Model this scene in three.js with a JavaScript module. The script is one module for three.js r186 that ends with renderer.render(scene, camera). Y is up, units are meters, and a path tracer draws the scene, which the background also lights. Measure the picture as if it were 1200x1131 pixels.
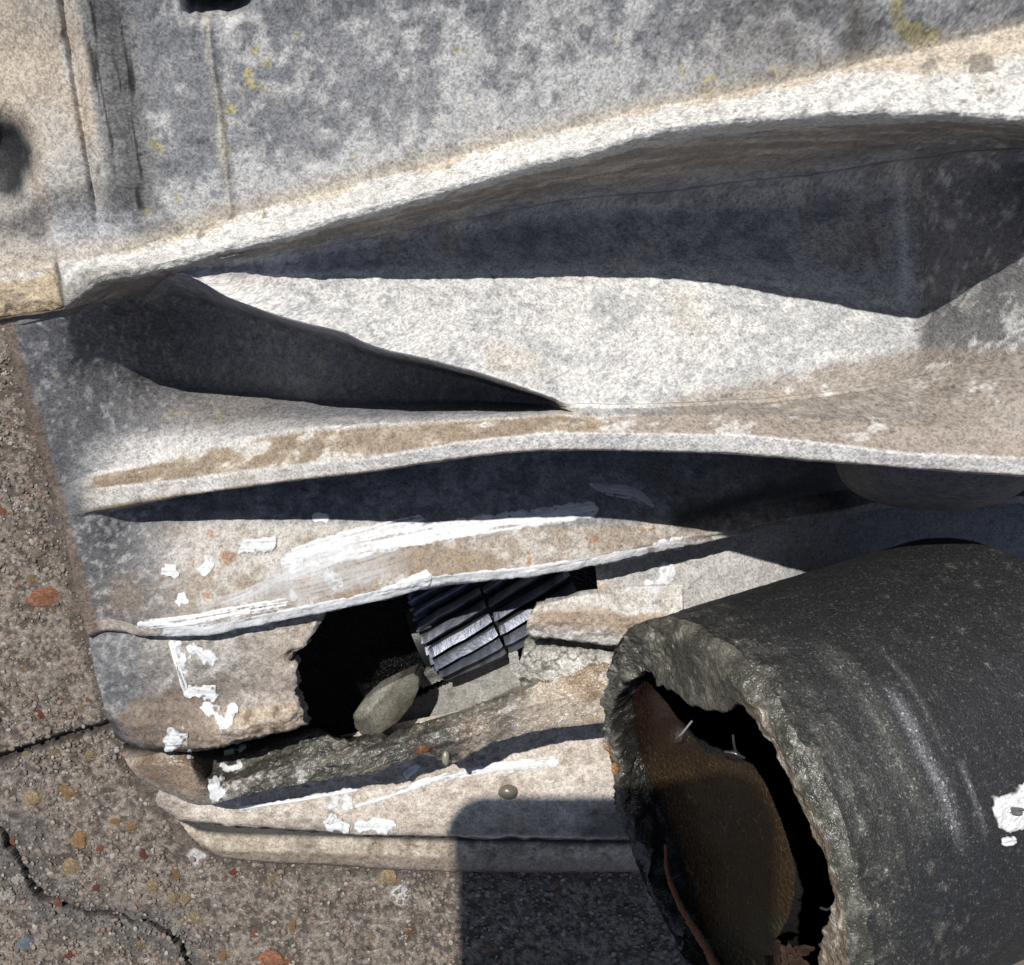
import * as THREE from 'three';
import { RoundedBoxGeometry } from 'three/addons/geometries/RoundedBoxGeometry.js';
import { MeshBVH } from 'three-mesh-bvh';

// ---------------------------------------------------------------- camera, sky, sun, exposure
const W = 1200, HT = 1131, FOC = 1230, HC = 0.32;            // looking straight down from 32 cm above the paving
const scene = new THREE.Scene();
const camera = new THREE.PerspectiveCamera(2 * Math.atan(HT / 2 / FOC) * 180 / Math.PI, W / HT, 0.01, 50);
camera.position.set(0, HC, 0);
camera.up.set(0, 0, -1);
camera.lookAt(0, 0, 0);
scene.add(camera);
const renderer = new THREE.WebGLRenderer({ antialias: true });
renderer.setSize(1024, 965);
renderer.toneMapping = THREE.LinearToneMapping;
renderer.toneMappingExposure = 1.25;
renderer.shadowMap.enabled = true;
const toSun = new THREE.Vector3(-0.203, 1, -0.372).normalize();
{                                                               // pale clear summer sky, brighter and whiter low down
  const N = 128, M = 64, d = new Float32Array(N * M * 4);
  for (let j = 0; j < M; j++) for (let i = 0; i < N; i++) {
    const el = ((j + .5) / M - .5) * Math.PI, t = Math.max(0, Math.sin(el)), k = Math.pow(1 - t, 2.2), q = (j * N + i) * 4, g = el < 0 ? 1 : 0;
    d[q] = g ? .10 : .135 + .20 * k; d[q + 1] = g ? .092 : .174 + .19 * k; d[q + 2] = g ? .08 : .265 + .18 * k; d[q + 3] = 1;
  }
  const t = new THREE.DataTexture(d, N, M, THREE.RGBAFormat, THREE.FloatType); t.mapping = THREE.EquirectangularReflectionMapping; t.magFilter = THREE.LinearFilter; t.needsUpdate = true;
  scene.background = t; scene.environment = t;
}
const sun = new THREE.DirectionalLight(new THREE.Color(1, 0.965, 0.91), 4.2);
sun.position.copy(toSun).multiplyScalar(2);
sun.castShadow = true;
sun.shadow.mapSize.set(4096, 4096);
Object.assign(sun.shadow.camera, { left: -0.4, right: 0.4, top: 0.4, bottom: -0.4, near: 0.5, far: 3 });
scene.add(sun); scene.add(sun.target);

// ---------------------------------------------------------------- helpers
let seed = 12345;
const rnd = () => { seed = (seed + 0x6d2b79f5) | 0; let t = Math.imul(seed ^ (seed >>> 15), 1 | seed); t = (t + Math.imul(t ^ (t >>> 7), 61 | t)) ^ t; return ((t ^ (t >>> 14)) >>> 0) / 4294967296; };
const hash = (x, y, z) => { let h = Math.imul(x, 374761393) ^ Math.imul(y, 668265263) ^ Math.imul(z, 2147483647 ^ 0x5bd1e995); h = Math.imul(h ^ (h >>> 13), 1274126177); h ^= h >>> 16; return (h >>> 0) / 4294967296; };
function n3(x, y, z) {                                          // value noise, -1 .. 1
  const X = Math.floor(x), Y = Math.floor(y), Z = Math.floor(z);
  let fx = x - X, fy = y - Y, fz = z - Z;
  fx = fx * fx * (3 - 2 * fx); fy = fy * fy * (3 - 2 * fy); fz = fz * fz * (3 - 2 * fz);
  const L = (a, b, t) => a + (b - a) * t;
  const a = L(L(hash(X, Y, Z), hash(X + 1, Y, Z), fx), L(hash(X, Y + 1, Z), hash(X + 1, Y + 1, Z), fx), fy);
  const b = L(L(hash(X, Y, Z + 1), hash(X + 1, Y, Z + 1), fx), L(hash(X, Y + 1, Z + 1), hash(X + 1, Y + 1, Z + 1), fx), fy);
  return L(a, b, fz) * 2 - 1;
}
function fbm(x, y, z, s, o = 4) {                               // s = size of the largest feature, metres
  let f = 1 / s, a = 1, t = 0, n = 0;
  for (let i = 0; i < o; i++) { t += a * n3(x * f + i * 17.3, y * f - i * 9.1, z * f + i * 5.7); n += a; f *= 2.07; a *= 0.58; }
  return t / n;
}
const clamp = (x, a = 0, b = 1) => Math.min(b, Math.max(a, x));
const lerp = (a, b, t) => a + (b - a) * t;
const sst = (a, b, x) => { const t = clamp((x - a) / (b - a)); return t * t * (3 - 2 * t); };
const mix = (a, b, t) => [lerp(a[0], b[0], t), lerp(a[1], b[1], t), lerp(a[2], b[2], t)];
const blob = (x, y, cx, cy, rx, ry) => Math.exp(-(((x - cx) / rx) ** 2 + ((y - cy) / ry) ** 2));
const P = (x, y, h) => { const d = HC - h; return [(x - W / 2) / FOC * d, h, (y - HT / 2) / FOC * d]; };   // a point h above the paving
const pixOf = (p) => { const d = HC - p[1]; return [p[0] / d * FOC + W / 2, p[2] / d * FOC + HT / 2]; };
function pchip(xs, ys) {                                        // monotone cubic through the points
  const n = xs.length, d = [], m = [];
  for (let i = 0; i < n - 1; i++) d.push((ys[i + 1] - ys[i]) / (xs[i + 1] - xs[i]));
  for (let i = 0; i < n; i++) m.push(i === 0 ? d[0] : i === n - 1 ? d[n - 2] : d[i - 1] * d[i] <= 0 ? 0 : 2 * d[i - 1] * d[i] / (d[i - 1] + d[i]));
  return (x) => {
    let i = 0;
    if (x <= xs[0]) return ys[0] + m[0] * (x - xs[0]) * 0;
    if (x >= xs[n - 1]) return ys[n - 1];
    while (x > xs[i + 1]) i++;
    const h = xs[i + 1] - xs[i], t = (x - xs[i]) / h, t2 = t * t, t3 = t2 * t;
    return (2 * t3 - 3 * t2 + 1) * ys[i] + (t3 - 2 * t2 + t) * h * m[i] + (-2 * t3 + 3 * t2) * ys[i + 1] + (t3 - t2) * h * m[i + 1];
  };
}
const inPoly = (poly, x, y) => { let c = false; for (let i = 0, j = poly.length - 1; i < poly.length; j = i++) { const [a, b] = poly[i], [p, q] = poly[j]; if ((b > y) !== (q > y) && x < (p - a) * (y - b) / (q - b) + a) c = !c; } return c; };
const polyDist = (pts, x, y) => { let m = 1e9; for (let i = 0; i + 1 < pts.length; i++) { const [a, b] = pts[i], [c, d] = pts[i + 1], l = (c - a) ** 2 + (d - b) ** 2, t = clamp(((x - a) * (c - a) + (y - b) * (d - b)) / l); m = Math.min(m, Math.hypot(x - a - t * (c - a), y - b - t * (d - b))); } return m; };

const used = {};
const numbered = (n) => { const k = used[n] = (used[n] ?? -1) + 1; return k ? n + '_' + String(k).padStart(3, '0') : n; };
function thing(name, label, category, pos = [0, 0, 0]) {
  const g = new THREE.Group(); g.name = numbered(name); g.position.set(...pos); g.userData = { label, category }; scene.add(g); return g;
}
function part(name, geo, m, parent, label) {
  const o = new THREE.Mesh(geo, m); o.name = name; o.castShadow = o.receiveShadow = true;
  o.position.set(-parent.position.x * 1, -parent.position.y, -parent.position.z);
  if (label) o.userData.label = label;
  parent.add(o); return o;
}

// a surface through cross-section lines; every line is [[x, y, height], ...] from left to right
function skin({ lines, rows, cols, xEnd, smooth = 6, up = 0, warp, soften = [], shape, disp, color, uvS = 0.05, uvZ = true, skirtL = 0, skirtR = 0 }) {
  const ev = lines.map((l) => { const xs = l.map((p) => p[0]); return { x0: xs[0], x1: xs[xs.length - 1], y: pchip(xs, l.map((p) => p[1])), h: pchip(xs, l.map((p) => p[2])) }; });
  const starts = [0]; rows.forEach((r) => starts.push(starts[starts.length - 1] + r));
  const R = starts[starts.length - 1] + 1, C = cols + 1;
  let pos = new Float64Array(R * C * 3);
  const px = new Float32Array(R * C), py = new Float32Array(R * C), vv = new Float32Array(R);
  for (let r = 0; r < R; r++) {
    let s = 0; while (s < rows.length - 1 && r > starts[s + 1]) s++;
    const t = (r - starts[s]) / rows[s]; vv[r] = s + t;
    for (let c = 0; c < C; c++) {
      const u = c / cols, A = ev[s], B = ev[s + 1];
      const xa = lerp(A.x0, xEnd ? A.x1 : 1330, u), xb = lerp(B.x0, xEnd ? B.x1 : 1330, u);
      let x = lerp(xa, xb, t), y = lerp(A.y(xa), B.y(xb), t), h = lerp(A.h(xa), B.h(xb), t) + up;
      if (warp) { const w = warp(x, y, vv[r], u); x += w[0]; y += w[1]; }
      if (shape) h += shape(x, y, vv[r]);
      const p = P(x, y, h), k = (r * C + c); pos.set(p, k * 3); px[k] = x; py[k] = y;
    }
  }
  for (let it = 0; it < smooth; it++) {
    const q = pos.slice();
    for (let r = 1; r < R - 1; r++) for (let c = 1; c < C - 1; c++) { const k = (r * C + c) * 3; for (let i = 0; i < 3; i++) q[k + i] = 0.5 * pos[k + i] + 0.19 * (pos[k - 3 * C + i] + pos[k + 3 * C + i]) + 0.06 * (pos[k - 3 + i] + pos[k + 3 + i]); }
    pos = q;
  }
  for (const [a, b, n] of soften) for (let it = 0; it < n; it++) {
    const q = pos.slice(); for (let r = 1; r < R - 1; r++) if (vv[r] > a && vv[r] < b) for (let c = 1; c < C - 1; c++) { const k = (r * C + c) * 3, w = .25 * sst(215, 300, px[k / 3]); for (let i = 0; i < 3; i++) q[k + i] = (1 - 2 * w) * pos[k + i] + w * (pos[k - 3 * C + i] + pos[k + 3 * C + i]); }
    pos = q;
  }
  const uArc = new Float32Array(R * C);
  for (let r = 0; r < R; r++) { uArc[r * C] = pos[r * C * 3]; for (let c = 1; c < C; c++) { const k = (r * C + c) * 3; uArc[k / 3] = uArc[k / 3 - 1] + Math.hypot(pos[k] - pos[k - 3], pos[k + 1] - pos[k - 2], pos[k + 2] - pos[k - 1]); } }
  const normals = () => {
    const n = new Float32Array(R * C * 3);
    for (let r = 0; r < R; r++) for (let c = 0; c < C; c++) {
      const a = (r * C + Math.max(c - 1, 0)) * 3, b = (r * C + Math.min(c + 1, C - 1)) * 3, d = (Math.max(r - 1, 0) * C + c) * 3, e = (Math.min(r + 1, R - 1) * C + c) * 3;
      const ux = pos[b] - pos[a], uy = pos[b + 1] - pos[a + 1], uz = pos[b + 2] - pos[a + 2], wx = pos[e] - pos[d], wy = pos[e + 1] - pos[d + 1], wz = pos[e + 2] - pos[d + 2];
      let nx = wy * uz - wz * uy, ny = wz * ux - wx * uz, nz = wx * uy - wy * ux; const l = Math.hypot(nx, ny, nz) || 1;
      const k = (r * C + c) * 3; n[k] = nx / l; n[k + 1] = ny / l; n[k + 2] = nz / l;
    }
    return n;
  };
  let nor = normals();
  for (let r = 0; r < R; r++) for (let c = 0; c < C; c++) {
    const k = r * C + c, d = disp ? disp(pos[k * 3], pos[k * 3 + 1], pos[k * 3 + 2], px[k], py[k], vv[r], c / cols) : 0;
    for (let i = 0; i < 3; i++) pos[k * 3 + i] += nor[k * 3 + i] * d;
  }
  nor = normals();
  const col = new Float32Array(R * C * 3), uv = new Float32Array(R * C * 2);
  const arc = new Float32Array(C), arcs = new Float32Array(R * C);
  for (let r = 0; r < R; r++) for (let c = 0; c < C; c++) {
    const k = r * C + c;
    if (r) arc[c] += Math.hypot(pos[k * 3] - pos[(k - C) * 3], pos[k * 3 + 1] - pos[(k - C) * 3 + 1], pos[k * 3 + 2] - pos[(k - C) * 3 + 2]);
    uv[k * 2] = pos[k * 3] / uvS; uv[k * 2 + 1] = pos[k * 3 + 2] / uvS; arcs[k] = arc[c] / uvS;
    const q = color(pos[k * 3], pos[k * 3 + 1], pos[k * 3 + 2], px[k], py[k], vv[r], c / cols);
    for (let i = 0; i < 3; i++) col[k * 3 + i] = clamp(q[i], 0.004, 0.9);
  }
  const cut = (a, b, along, across) => {
    if (across) for (let r = starts[a]; r <= starts[b]; r++) for (let c = 0; c < C; c++) uv[(r * C + c) * 2] = uArc[r * C + c] / uvS;
    if (along) for (let r = starts[a]; r <= starts[b]; r++) {    // texture laid along the profile, evened out from column to column
      const acc = new Float64Array(C + 1); for (let c = 0; c < C; c++) acc[c + 1] = acc[c] + arcs[r * C + c] - arcs[starts[a] * C + c];
      for (let c = 0; c < C; c++) { const p = Math.max(0, c - 30), q = Math.min(C, c + 31); uv[(r * C + c) * 2 + 1] = (acc[q] - acc[p]) / (q - p) + pos[(starts[a] * C + c) * 3 + 2] / uvS; }
    }                                       // the rows between line a and line b, with a drop to the ground at the sides asked for
    const r0 = starts[a], r1 = starts[b], p = [], n = [], cl = [], u = [], idx = [], nR = r1 - r0 + 1;
    const ks = [];
    const K = 7;
    for (let r = r0; r <= r1; r++) {
      const line = [];
      const edge = (c, sgn, depth) => { for (let j = 1; j <= K; j++) { const k = (r * C + c), t = j / K; line.push([k, sgn, t, depth]); } };
      if (skirtL) { edge(0, 1, skirtL); line.reverse(); }
      for (let c = 0; c < C; c++) line.push([r * C + c]);
      if (skirtR) edge(C - 1, -1, skirtR);
      ks.push(line);
    }
    const M = ks[0].length;
    for (const line of ks) for (const [k, sgn, t, depth] of line) {
      let x = pos[k * 3], y = pos[k * 3 + 1], z = pos[k * 3 + 2], nn = [nor[k * 3], nor[k * 3 + 1], nor[k * 3 + 2]];
      if (sgn) {
        const y1 = depth < 0 ? Math.max(0.002, y + depth) : depth > 1 ? 0.002 : y - depth;
        const w = fbm(x, y * 3, z, 0.006, 3) * 0.0009;
        x += sgn * (0.0006 * t + w * t); y = lerp(y, y1, t * t * 0.5 + t * 0.5); nn = [-sgn, 0.15, 0];
      }
      p.push(x, y, z); n.push(...nn); cl.push(col[k * 3], col[k * 3 + 1], col[k * 3 + 2]); u.push(uv[k * 2] + (sgn ? t * 0.2 : 0), uv[k * 2 + 1]);
    }
    for (let r = 0; r < nR - 1; r++) for (let c = 0; c < M - 1; c++) { const a0 = r * M + c; idx.push(a0, a0 + M, a0 + 1, a0 + 1, a0 + M, a0 + M + 1); }
    const g = new THREE.BufferGeometry();
    g.setAttribute('position', new THREE.Float32BufferAttribute(p, 3)); g.setAttribute('normal', new THREE.Float32BufferAttribute(n, 3));
    g.setAttribute('color', new THREE.Float32BufferAttribute(cl, 3)); g.setAttribute('uv', new THREE.Float32BufferAttribute(u, 2)); g.setIndex(idx);
    return g;
  };
  return { cut };
}

// ---------------------------------------------------------------- textures and materials
function tileTex(N, f, srgb) {
  const d = new Uint8Array(N * N * 4);
  for (let j = 0; j < N; j++) for (let i = 0; i < N; i++) { const v = f(i / N, j / N), k = (j * N + i) * 4; for (let c = 0; c < 3; c++) d[k + c] = clamp(Array.isArray(v) ? v[c] : v) * 255; d[k + 3] = 255; }
  const t = new THREE.DataTexture(d, N, N); t.wrapS = t.wrapT = THREE.RepeatWrapping; t.magFilter = THREE.LinearFilter; t.minFilter = THREE.LinearMipmapLinearFilter; t.generateMipmaps = true; if (srgb) t.colorSpace = THREE.SRGBColorSpace; t.needsUpdate = true; return t;
}
const wrapNoise = (u, v, F, sd) => {                            // periodic value noise, 0 .. 1
  const x = u * F, y = v * F, X = Math.floor(x), Y = Math.floor(y); let fx = x - X, fy = y - Y; fx = fx * fx * (3 - 2 * fx); fy = fy * fy * (3 - 2 * fy);
  const g = (a, b) => hash(((a % F) + F) % F, ((b % F) + F) % F, sd);
  return lerp(lerp(g(X, Y), g(X + 1, Y), fx), lerp(g(X, Y + 1), g(X + 1, Y + 1), fx), fy);
};
const grainH = (u, v) => 0.5 * wrapNoise(u, v, 150, 1) + 0.3 * wrapNoise(u, v, 75, 2) + 0.2 * wrapNoise(u, v, 300, 3);
const grainMap = tileTex(1024, (u, v) => { const g = grainH(u, v); return 0.93 + 0.62 * (g - 0.5) * .8 - 0.10 * sst(0.62, 0.85, wrapNoise(u, v, 130, 7)) - .05 * sst(.6, .8, wrapNoise(u, v, 34, 8)); }, true);
const grainBump = tileTex(1024, (u, v) => grainH(u, v));
const castMat = new THREE.MeshStandardMaterial({ vertexColors: true, map: grainMap, bumpMap: grainBump, bumpScale: 0.00015, roughness: 0.66, metalness: 0.0 });
const oilMat = new THREE.MeshPhysicalMaterial({ vertexColors: true, bumpMap: grainBump, bumpScale: 0.0003, roughness: 0.42, metalness: 0.0 });
const wetMat = new THREE.MeshStandardMaterial({ vertexColors: true, map: grainMap, bumpMap: grainBump, bumpScale: 0.0003, roughness: 0.36, metalness: 0.0 });
const tornMat = new THREE.MeshStandardMaterial({ vertexColors: true, map: grainMap, bumpMap: grainBump, bumpScale: 0.0003, roughness: 0.5, metalness: 0.0 });

// ---------------------------------------------------------------- the gearbox housing
const housing = thing('gearbox_housing', 'large weathered cast aluminium gearbox housing with ribs, white paint marks and a broken hole', 'gearbox housing', [0, 0, 0]);

const L = [
  [[-60, -260, .125], [60, -260, .137], [150, -260, .135], [600, -270, .142], [1330, -300, .166]],
  [[-60, 60, .096], [150, 60, .105], [400, 20, .106], [700, -30, .115], [1000, -90, .138], [1330, -140, .15]],
  [[-40, 330, .083], [40, 318, .084], [75, 307, .085], [150, 296, .086], [180, 285, .0865], [277, 255, .0875], [400, 221, .089], [486, 200, .0905], [580, 172, .093], [662, 154, .0955], [756, 129, .1015], [850, 112, .109], [911, 99, .114], [997, 77, .121], [1061, 64, .125], [1125, 49, .128], [1200, 30, .131], [1330, 0, .134]],
  [[-20, 362, .0815], [0, 358, .082], [60, 350, .0835], [80, 345, .0845], [124, 321, .0865], [169, 313, .088], [206, 304, .0895], [262, 288, .0905], [337, 271, .0925], [400, 250, .094], [475, 231, .0955], [557, 208, .097], [625, 188, .0985], [700, 171, .102], [756, 154, .106], [850, 139, .113], [975, 130, .124], [1087, 128, .131], [1200, 135, .135], [1330, 146, .139]],
  [[-6, 374, .0795], [0, 372, .080], [70, 361, .082], [80, 357, .083], [124, 330, .085], [169, 322, .0865], [206, 313, .088], [262, 296, .0895], [337, 279, .0915], [400, 259, .093], [475, 240, .0945], [557, 217, .096], [625, 197, .0975], [700, 180, .101], [756, 163, .105], [850, 148, .112], [975, 139, .123], [1087, 137, .130], [1200, 144, .134], [1330, 155, .138]],
  [[-3, 377, .0765], [0, 376, .077], [75, 364, .079], [100, 356, .0725], [124, 352, .067], [169, 338, .06], [206, 320, .084], [262, 309, .083], [337, 297, .078], [400, 285, .072], [512, 262, .062], [625, 240, .052], [700, 229, .050], [775, 225, .050], [850, 214, .052], [881, 210, .053], [975, 195, .057], [1046, 180, .062], [1090, 174, .072], [1125, 168, .078], [1200, 168, .084], [1330, 170, .088]],
  [[0, 382, .0760], [5, 382, .0765], [75, 368, .0785], [100, 360, .072], [124, 356, .0665], [169, 342, .057], [206, 320.5, .0838], [262, 328, .083], [337, 325, .078], [430, 322, .072], [550, 322, .0645], [660, 323, .0587], [750, 325, .0567], [885, 334, .0592], [994, 354, .0655], [1070, 362, .066], [1100, 354, .0735], [1144, 319, .085], [1200, 283, .099], [1330, 240, .118]],
  [[5, 386, .0765], [75, 369, .078], [100, 362, .0715], [124, 358, .066], [169, 345, .054], [200, 322, .080], [210, 321, .0838], [274, 352, .084], [356, 379, .084], [400, 391, .0838], [442, 409, .0833], [490, 420, .083], [550, 436, .0825], [610, 455, .0815], [650, 469, .0805], [668, 474, .080], [720, 474, .0795], [885, 468, .080], [1000, 455, .082], [1100, 436, .092], [1200, 416, .108], [1330, 400, .122]],
  [[7, 392, .076], [75, 374, .0775], [100, 368, .071], [124, 366, .065], [169, 360, .050], [210, 348, .038], [274, 364, .031], [356, 388, .028], [442, 416, .024], [550, 442, .024], [610, 460, .03], [645, 470, .05], [660, 476, .079], [668, 476, .0798], [720, 476, .0796], [885, 470, .0802], [1000, 457, .0822], [1100, 438, .0922], [1200, 418, .108], [1330, 402, .122]],
  [[24, 450, .070], [80, 440, .0668], [131, 428, .0585], [187, 443, .0435], [244, 455, .031], [300, 462, .0245], [356, 470, .022], [450, 472, .022], [550, 471, .022], [610, 473, .03], [648, 475, .055], [660, 478, .0792], [668, 478, .08], [720, 478, .0798], [885, 472, .0804], [1000, 459, .0824], [1100, 440, .0924], [1200, 420, .108], [1330, 404, .122]],
  [[62, 575, .058], [95, 560, .0565], [180, 542, .0555], [244, 524, .0605], [300, 511, .066], [356, 501, .072], [415, 496, .077], [500, 492, .0815], [600, 487, .084], [655, 484, .0845], [700, 486, .085], [885, 486, .091], [1000, 492, .099], [1100, 504, .105], [1200, 512, .109], [1330, 518, .114]],
  [[70, 592, .0565], [94, 577, .0575], [225, 561, .0645], [337, 548, .0725], [450, 535, .0815], [550, 518, .086], [662, 508, .0875], [775, 509, .0895], [850, 510, .0935], [1000, 524, .1035], [1050, 531, .106], [1200, 538, .111], [1330, 549, .114]],
  [[74, 606, .0555], [101, 601, .056], [225, 581, .063], [337, 566, .071], [450, 552, .0795], [550, 537, .084], [625, 530, .0855], [700, 529, .0855], [775, 531, .0875], [850, 533, .0915], [900, 537, .095], [1000, 545, .1015], [1050, 549, .104], [1200, 560, .109], [1330, 570, .111]],
  [[75, 612, .055], [101, 605, .0545], [169, 592, .0465], [225, 574, .0425], [337, 555, .041], [450, 539, .040], [550, 524, .039], [700, 514, .037], [850, 516, .033], [1000, 530, .03], [1200, 545, .03], [1330, 550, .03]],
  [[82, 655, .052], [101, 650, .0515], [169, 612, .0465], [262, 610, .045], [450, 612, .045], [550, 614, .045], [662, 617, .0445], [775, 612, .0395], [850, 600, .035], [950, 580, .030], [1035, 570, .027], [1200, 565, .022], [1330, 570, .02]],
  [[98, 730, .045], [128, 722, .0458], [169, 731, .0472], [210, 734, .0482], [337, 714, .0485], [450, 691, .0485], [512, 675, .0485], [625, 664, .0485], [700, 651, .0465], [775, 635, .0435], [846, 623, .0395], [900, 612, .0365], [990, 597, .033], [1035, 588, .031], [1200, 582, .027], [1330, 580, .025]],
  [[102, 743, .044], [130, 738, .0445], [169, 745, .0455], [210, 747, .0462], [337, 727, .0465], [400, 714, .0465], [450, 704, .0465], [512, 687, .0465], [625, 676, .0465], [700, 663, .0445], [775, 646, .0415], [846, 633, .0375], [900, 620, .0345], [990, 605, .0315], [1035, 596, .029], [1200, 590, .025], [1330, 588, .023]],
  [[104, 747, .043], [130, 741, .041], [169, 742, .041], [210, 742, .041], [337, 722, .0405], [450, 699, .0405], [625, 671, .0405], [775, 641, .0355], [846, 628, .0325], [990, 600, .0275], [1200, 586, .022], [1330, 584, .02]],
  [[106, 735, .041], [130, 720, .0405], [210, 715, .0395], [337, 695, .0385], [450, 670, .0385], [625, 640, .0385], [775, 605, .033], [850, 595, .030], [990, 570, .024], [1200, 555, .018], [1330, 555, .016]],
];
const seam1 = (y) => 240 + (y / 245) * 30;
function shapeMain(x, y, v) {
  let h = 0;
  if (v < 2.0) {
    const f = sst(285, 205, y);
    const e = 96 + clamp(y, -200, 260) * 0.16;
    h += 0.0065 * sst(e + 60, e - 6, x) * f;                         // raised post at the left
    h -= 0.002 * blob(x, 0, e - 22, 0, 5, 1e9) * f;             // groove along it
    h += 0.0011 * Math.exp(-(((x - seam1(y)) / 4) ** 2));       // parting line
    h += 0.0022 * sst(985, 1010, x + y * 0.1) * sst(2, 1.6, v);
    h -= 0.007 * sst(1.3, 0.2, Math.hypot((x - 2) / 42, (y - 188) / 56));
    h -= 0.02 * sst(1.1, 0.9, Math.hypot((x - 255) / 40, (y + 8) / 15));
  }
  if (v >= 1.5 && v < 4.4) { const xl = 52 + (y - 240) * .19; h -= 0.0035 * sst(xl + 4, xl - 4, x) * sst(232, 300, y); }
  return h;
}
function dispMain(x, y, z, px, py, v) {
  let a = (v > 2.6 && v < 5 ? .00018 : .0004) * fbm(x, y, z, 0.012, 3) + 0.00016 * fbm(x, y, z, 0.0022, 2);
  if (v > 2.6 && v < 5) a += 0.0003 * fbm(x, y, z, 0.0025, 3) + (v > 4.25 ? .0008 * fbm(x * .35, y, z, .004, 3) : 0);
  if (v > 2 && v < 4.3) a += 0.0004 * fbm(x, y, z, 0.0018, 2);
  if (v > 15.3) a += 0.0005 * fbm(x, y, z, 0.004, 3);
  return a;
}
const WHITE = [.70, .69, .665], PALE = [.47, .465, .455], GREY = [.265, .27, .285], DARK = [.10, .10, .105], TAN = [.34, .27, .19], BROWN = [.20, .15, .105], RUST = [.30, .13, .04], YEL = [.52, .44, .16];
function colorMain(x, y, z, px, py, v) {
  const f1 = fbm(x, y, z, 0.014, 5), f2 = fbm(x + 3, y, z, 0.004, 4), f3 = fbm(x, y + 5, z, 0.0013, 2), f4 = n3(x * 2600, y * 2600, z * 2600);
  let c;
  const speck = f2 * 0.95 + f3 * 0.35;
  const webC = () => {
    const facet = sst(1062, 1085, px + (py - 300) * -0.03);
    const white = sst(-0.3, 0.28, speck * 1.0 + f1 * 0.7 + 0.10 + 0.25 * blob(px, py, 480, 370, 130, 60) - 0.2 * blob(px, py, 950, 380, 150, 60));
    let c = mix([.475, .475, .475], [.64, .63, .61], white);
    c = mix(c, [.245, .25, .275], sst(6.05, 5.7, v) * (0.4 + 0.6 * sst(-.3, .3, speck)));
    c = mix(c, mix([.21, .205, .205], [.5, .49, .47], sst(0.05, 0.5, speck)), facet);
    c = mix(c, [.62, .62, .62], 0.8 * Math.exp(-(((px - 1052 - (py - 180) * 0.06) / 7) ** 2)) * sst(160, 200, py));
    c = mix(c, [.45, .36, .24], sst(0.1, 0.5, f1 + blob(px, py, 600, 420, 50, 18) * 0.4 - 0.1) * 0.35);
    c = mix(c, mix([.345, .295, .245], [.44, .32, .20], sst(0, .4, f1)), sst(-9, 12, py - (492 - (Math.min(px, 1050) - 690) * .24) + 16 * f1) * sst(660, 740, px) * .85);
    c = mix(c, WHITE, sst(0.15, 0.4, f2 + f1 * 0.4 - 0.1 + 0.4 * blob(px, py, 930, 455, 60, 10) + 0.4 * blob(px, py, 1160, 480, 30, 25)) * 0.7 * sst(6.4, 6.9, v));
    return c;
  };
  if (v < 2) {
    const fm = fbm(x, y * .6, z + 9, .006, 5); const fq = fbm(x + 1, y * .5, z, .0026, 4); const white = sst(-0.05, 0.34, f1 * .45 + fm * .55 + fq * .70 + .03 + 0.42 * blob(px, py, 660, 80, 190, 110) + 0.45 * sst(60, 5, Math.abs(py - 250 + (px - 277) * 0.27 + 20)) * sst(1.0, 1.9, v) - 0.15 - 0.2 * blob(px, py, 185, 130, 55, 130));
    c = mix(mix([.225, .228, .238], [.32, .32, .326], sst(-.4, .4, f2 - f1)), [.58, .57, .55], white * 0.85); c = mix(c, [.13, .135, .15], sst(.22, .5, fbm(x + .3, y, z, .004, 4)) * .55);
    c = mix(c, [.16, .145, .125], 0.6 * blob(px, py, 900, 50, 90, 70) * clamp(0.6 + f1));
    c = mix(c, [.13, .105, .08], 0.7 * blob(px, py, 1005, 40, 18, 80));
    const ye = sst(0.36, 0.52, f2 + 0.35 * f1 - 0.13 + 0.75 * blob(px, py, 1060, 15, 30, 38) + .25 * blob(px, py, 830, 85, 60, 25) + .2 * blob(px, py, 300, 100, 40, 60) + 0.10 * sst(1.6, 1.95, v)); c = mix(c, YEL, ye * 0.65);
    c = mix(c, [.60, .55, .42], 0.7 * Math.exp(-(((px - seam1(py)) / 6) ** 2)) * clamp(0.6 + f2 * 1.5));
    const e = 96 + clamp(py, -200, 260) * 0.16;
    const post = sst(250, 240, py);
    c = mix(c, mix([.50, .47, .42], [.52, .44, .345], sst(-0.3, 0.5, f1 + .25 * sst(200, 100, py) - .1)), sst(e + 2, e - 10, px) * 0.95);
    const st = n3(px * 0.16 - py * 0.026, py * 0.012, 3) + 0.5 * n3(px * 0.4 - py * 0.064, py * 0.03, 9);
    c = mix(c, mix([.30, .29, .275], [.05, .047, .045], sst(0.35, 0.85, st)), sst(e - 8, e + 2, px) * sst(e + 62, e + 44, px) * post);
    c = mix(c, [.02, .018, .016], Math.max(blob(px, py, 73, 41, 3, 8), blob(px, py, 106, 219, 2, 5), .8 * blob(px, py, 116, 200, 2.5, 9)) * 1);
    c = mix(c, [.66, .65, .63], .8 * blob(px - (py - 80) * .17, py, 80, 80, 5, 26));
    c = mix(c, [.022, .022, .024], sst(1.15, 0.55, Math.hypot((px - 4) / 42, (py - 188) / 56) + 0.25 * f2));
    c = mix(c, mix([.60, .585, .57], [.44, .345, .23], sst(66, 50, px + 10 * f2) * (0.5 + 0.3 * f1)), sst(230, 252, py + 14 * f2) * sst(168, 146, px + 10 * f2));
    c = mix(c, [.52, .45, .35], sst(1.86, 1.98, v) * 0.7);
  } else if (v < 4.15) {
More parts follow.
